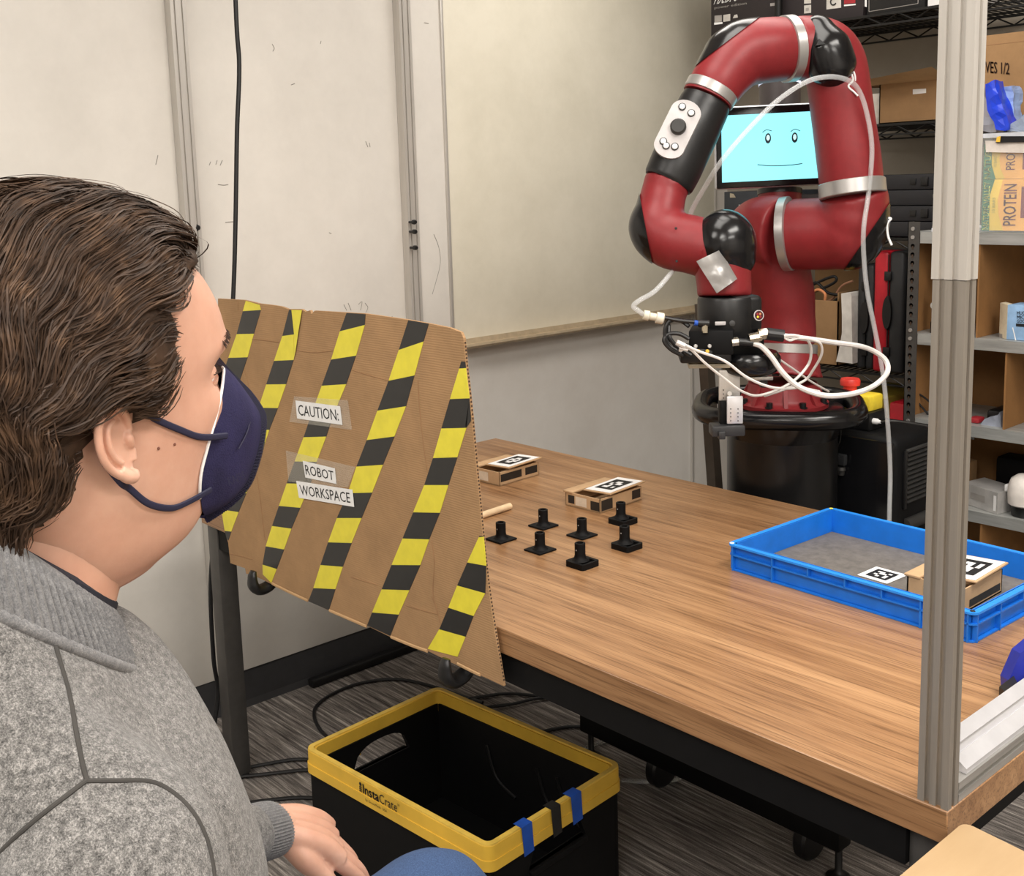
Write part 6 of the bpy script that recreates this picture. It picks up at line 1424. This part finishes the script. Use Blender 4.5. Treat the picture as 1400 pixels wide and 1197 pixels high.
def hairline(p):
    """signed: >0 inside the hair region, local head coords"""
    x, y, z = abs(p.x), p.y, p.z
    front = np.interp(z, [-.2, -.02, .004, .008, .02, .033, .045, .062, .073, .078, .084], [-.05, -.02, .0, .030, .046, .053, .056, .058, .064, .090, .14])
    low = np.interp(y, [-.13, -.07, -.048, -.035, -.03, -.019, -.008], [-.06, -.040, -.032, -.023, -.011, .003, .004])
    ear_ = math.hypot((y - .001) / .0175, (z + .001) / .0235) - 1
    return min(front - y, z - low, ear_ * .02)
sh_ = MB(); n1, n2 = 90, 60; vs = []; idx = {}
for i in range(n2 + 1):
    ph = PI * i / n2 * .86
    for k in range(n1):
        th = 2 * PI * k / n1; d_ = Vector((math.sin(ph) * math.sin(th), math.sin(ph) * math.cos(th), math.cos(ph))); p = hair_proj(HC + Vector((d_.x * HR[0], d_.y * HR[1], d_.z * HR[2])), -.001)
        hl = hairline(p); th_ = .008 * max(0, min(1, hl / .02)) if hl > 0 else -.008
        vs.append((hair_proj(p, th_ - .001), hl))
fs = []
for i in range(n2):
    for k in range(n1):
        q = (k + 1) % n1; f = (i * n1 + k, (i + 1) * n1 + k, (i + 1) * n1 + q, i * n1 + q)
        if max(vs[j][1] for j in f) > -.001: fs.append(f)
sh_.add([MH @ p for p, _ in vs], fs)
HAIR = sh_.build('hair', M_HAIR, PE, angle=80)
rng = random.Random(3); STEP = .0056
def lock_path(root, wave, ph, length, lift):
    pts = [hair_proj(root, .001)]; p = pts[0]; n_ = int(length / STEP)
    for i in range(n_):
        t_ = i / n_
        flow = Vector((0, -1, -.10 - .55 * max(0, min(1, (.02 - p.y) / .12)) - .15 * (p.z < .02)))
        if p.z > .085: flow = Vector((p.x * 1.5, -1, -.05))
        if p.z < -.02: flow = Vector((-.3 * p.x / .08, -1, -.55))
        side = Vector((.25 * math.copysign(1, p.x), -flow.z, flow.y)).normalized() if abs(p.x) > .03 else Vector((1, 0, .3)).normalized()
        d_ = flow.normalized() + side * (wave * math.sin(ph + p.y * 120 + p.z * 45))
        p = hair_proj(p + d_.normalized() * STEP, .001 + lift * math.sin(min(1, t_ * 3.2) * PI / 2) * (1 - .25 * t_))
        if ((p.y + .006) / .022) ** 2 + ((p.z + .001) / .025) ** 2 < 1 and p.x > 0: break
        if p.z < -.052 + .02 * (p.y < -.08): break
        pts.append(p)
    return pts
roots = []; tries = 0
while len(roots) < 1500 and tries < 60000:
    tries += 1
    d_ = Vector((rng.gauss(0, 1), rng.gauss(0, 1), rng.gauss(0, 1))).normalized(); p = hair_proj(HC + Vector((d_.x * HR[0], d_.y * HR[1], d_.z * HR[2])), 0)
    if p.x < -.035 and rng.random() < .85: continue
    hl = hairline(p)
    if hl < .0003: continue
    if hl > .03 and rng.random() < .3: continue
    roots.append((p, hl))
V = []; F = []; base = 0
for p, hl in roots:
    near = hl < .012
    wave = rng.uniform(.12, .6); ph_ = p.z * 30 + rng.uniform(-.9, .9); L0 = rng.uniform(.07, .15) if not near else rng.uniform(.05, .11); lift = .006 + rng.uniform(0, .009) if not near else rng.uniform(.002, .007)
    if near and p.z < .03: L0 *= .6
    c_np = np.array([tuple(q) for q in lock_path(p, wave, ph_, L0, lift)]); m_ = len(c_np)
    if m_ < 4: continue
    T_ = np.gradient(c_np, axis=0); T_ /= np.linalg.norm(T_, axis=1)[:, None] + 1e-9
    out = c_np - np.array(HC); out /= np.linalg.norm(out, axis=1)[:, None]; B_n = np.cross(T_, out); B_n /= np.linalg.norm(B_n, axis=1)[:, None] + 1e-9
    t_ = np.linspace(0, 1, m_)
    for s_i in range(20):
        o1, o2 = rng.gauss(0, .0034), rng.gauss(0, .0011); spread = (.8 + .5 * np.sin(PI * np.minimum(1, t_ * 1.2)))[:, None]; fz_ = rng.uniform(0, 6); ro = rng.uniform(-.9, .9)
        cp = c_np + B_n * o1 * spread + out * (o2 * spread + abs(o2) * .5) + B_n * (.0006 * np.sin(t_ * 14 + fz_))[:, None]
        r_h = (rng.uniform(.00028, .00055) * np.minimum(1, (1 - t_) * 5 + .1) * np.minimum(1, t_ * 8 + .3))[:, None]
        W2 = (B_n * math.cos(ro) + out * math.sin(ro)) * r_h
        V.append(cp + W2); V.append(cp - W2); i_ = np.arange(m_ - 1)
        F.append(np.stack([base + i_, base + m_ + i_, base + m_ + i_ + 1, base + i_ + 1], 1)); base += 2 * m_
V = np.concatenate(V); Mn = np.array(MH); V = V @ Mn[:3, :3].T + Mn[:3, 3]; F = np.concatenate(F).astype(np.int32)
me = bpy.data.meshes.new('hair_strands')
me.vertices.add(len(V)); me.vertices.foreach_set('co', V.astype(np.float32).ravel()); me.loops.add(F.size); me.loops.foreach_set('vertex_index', F.ravel()); me.polygons.add(len(F)); me.polygons.foreach_set('loop_start', np.arange(0, F.size, 4, dtype=np.int32)); me.update(calc_edges=True)
ho = obj('hair_strands', me, M_HAIR, HAIR, True, 180); ho['kind'] = 'stuff'
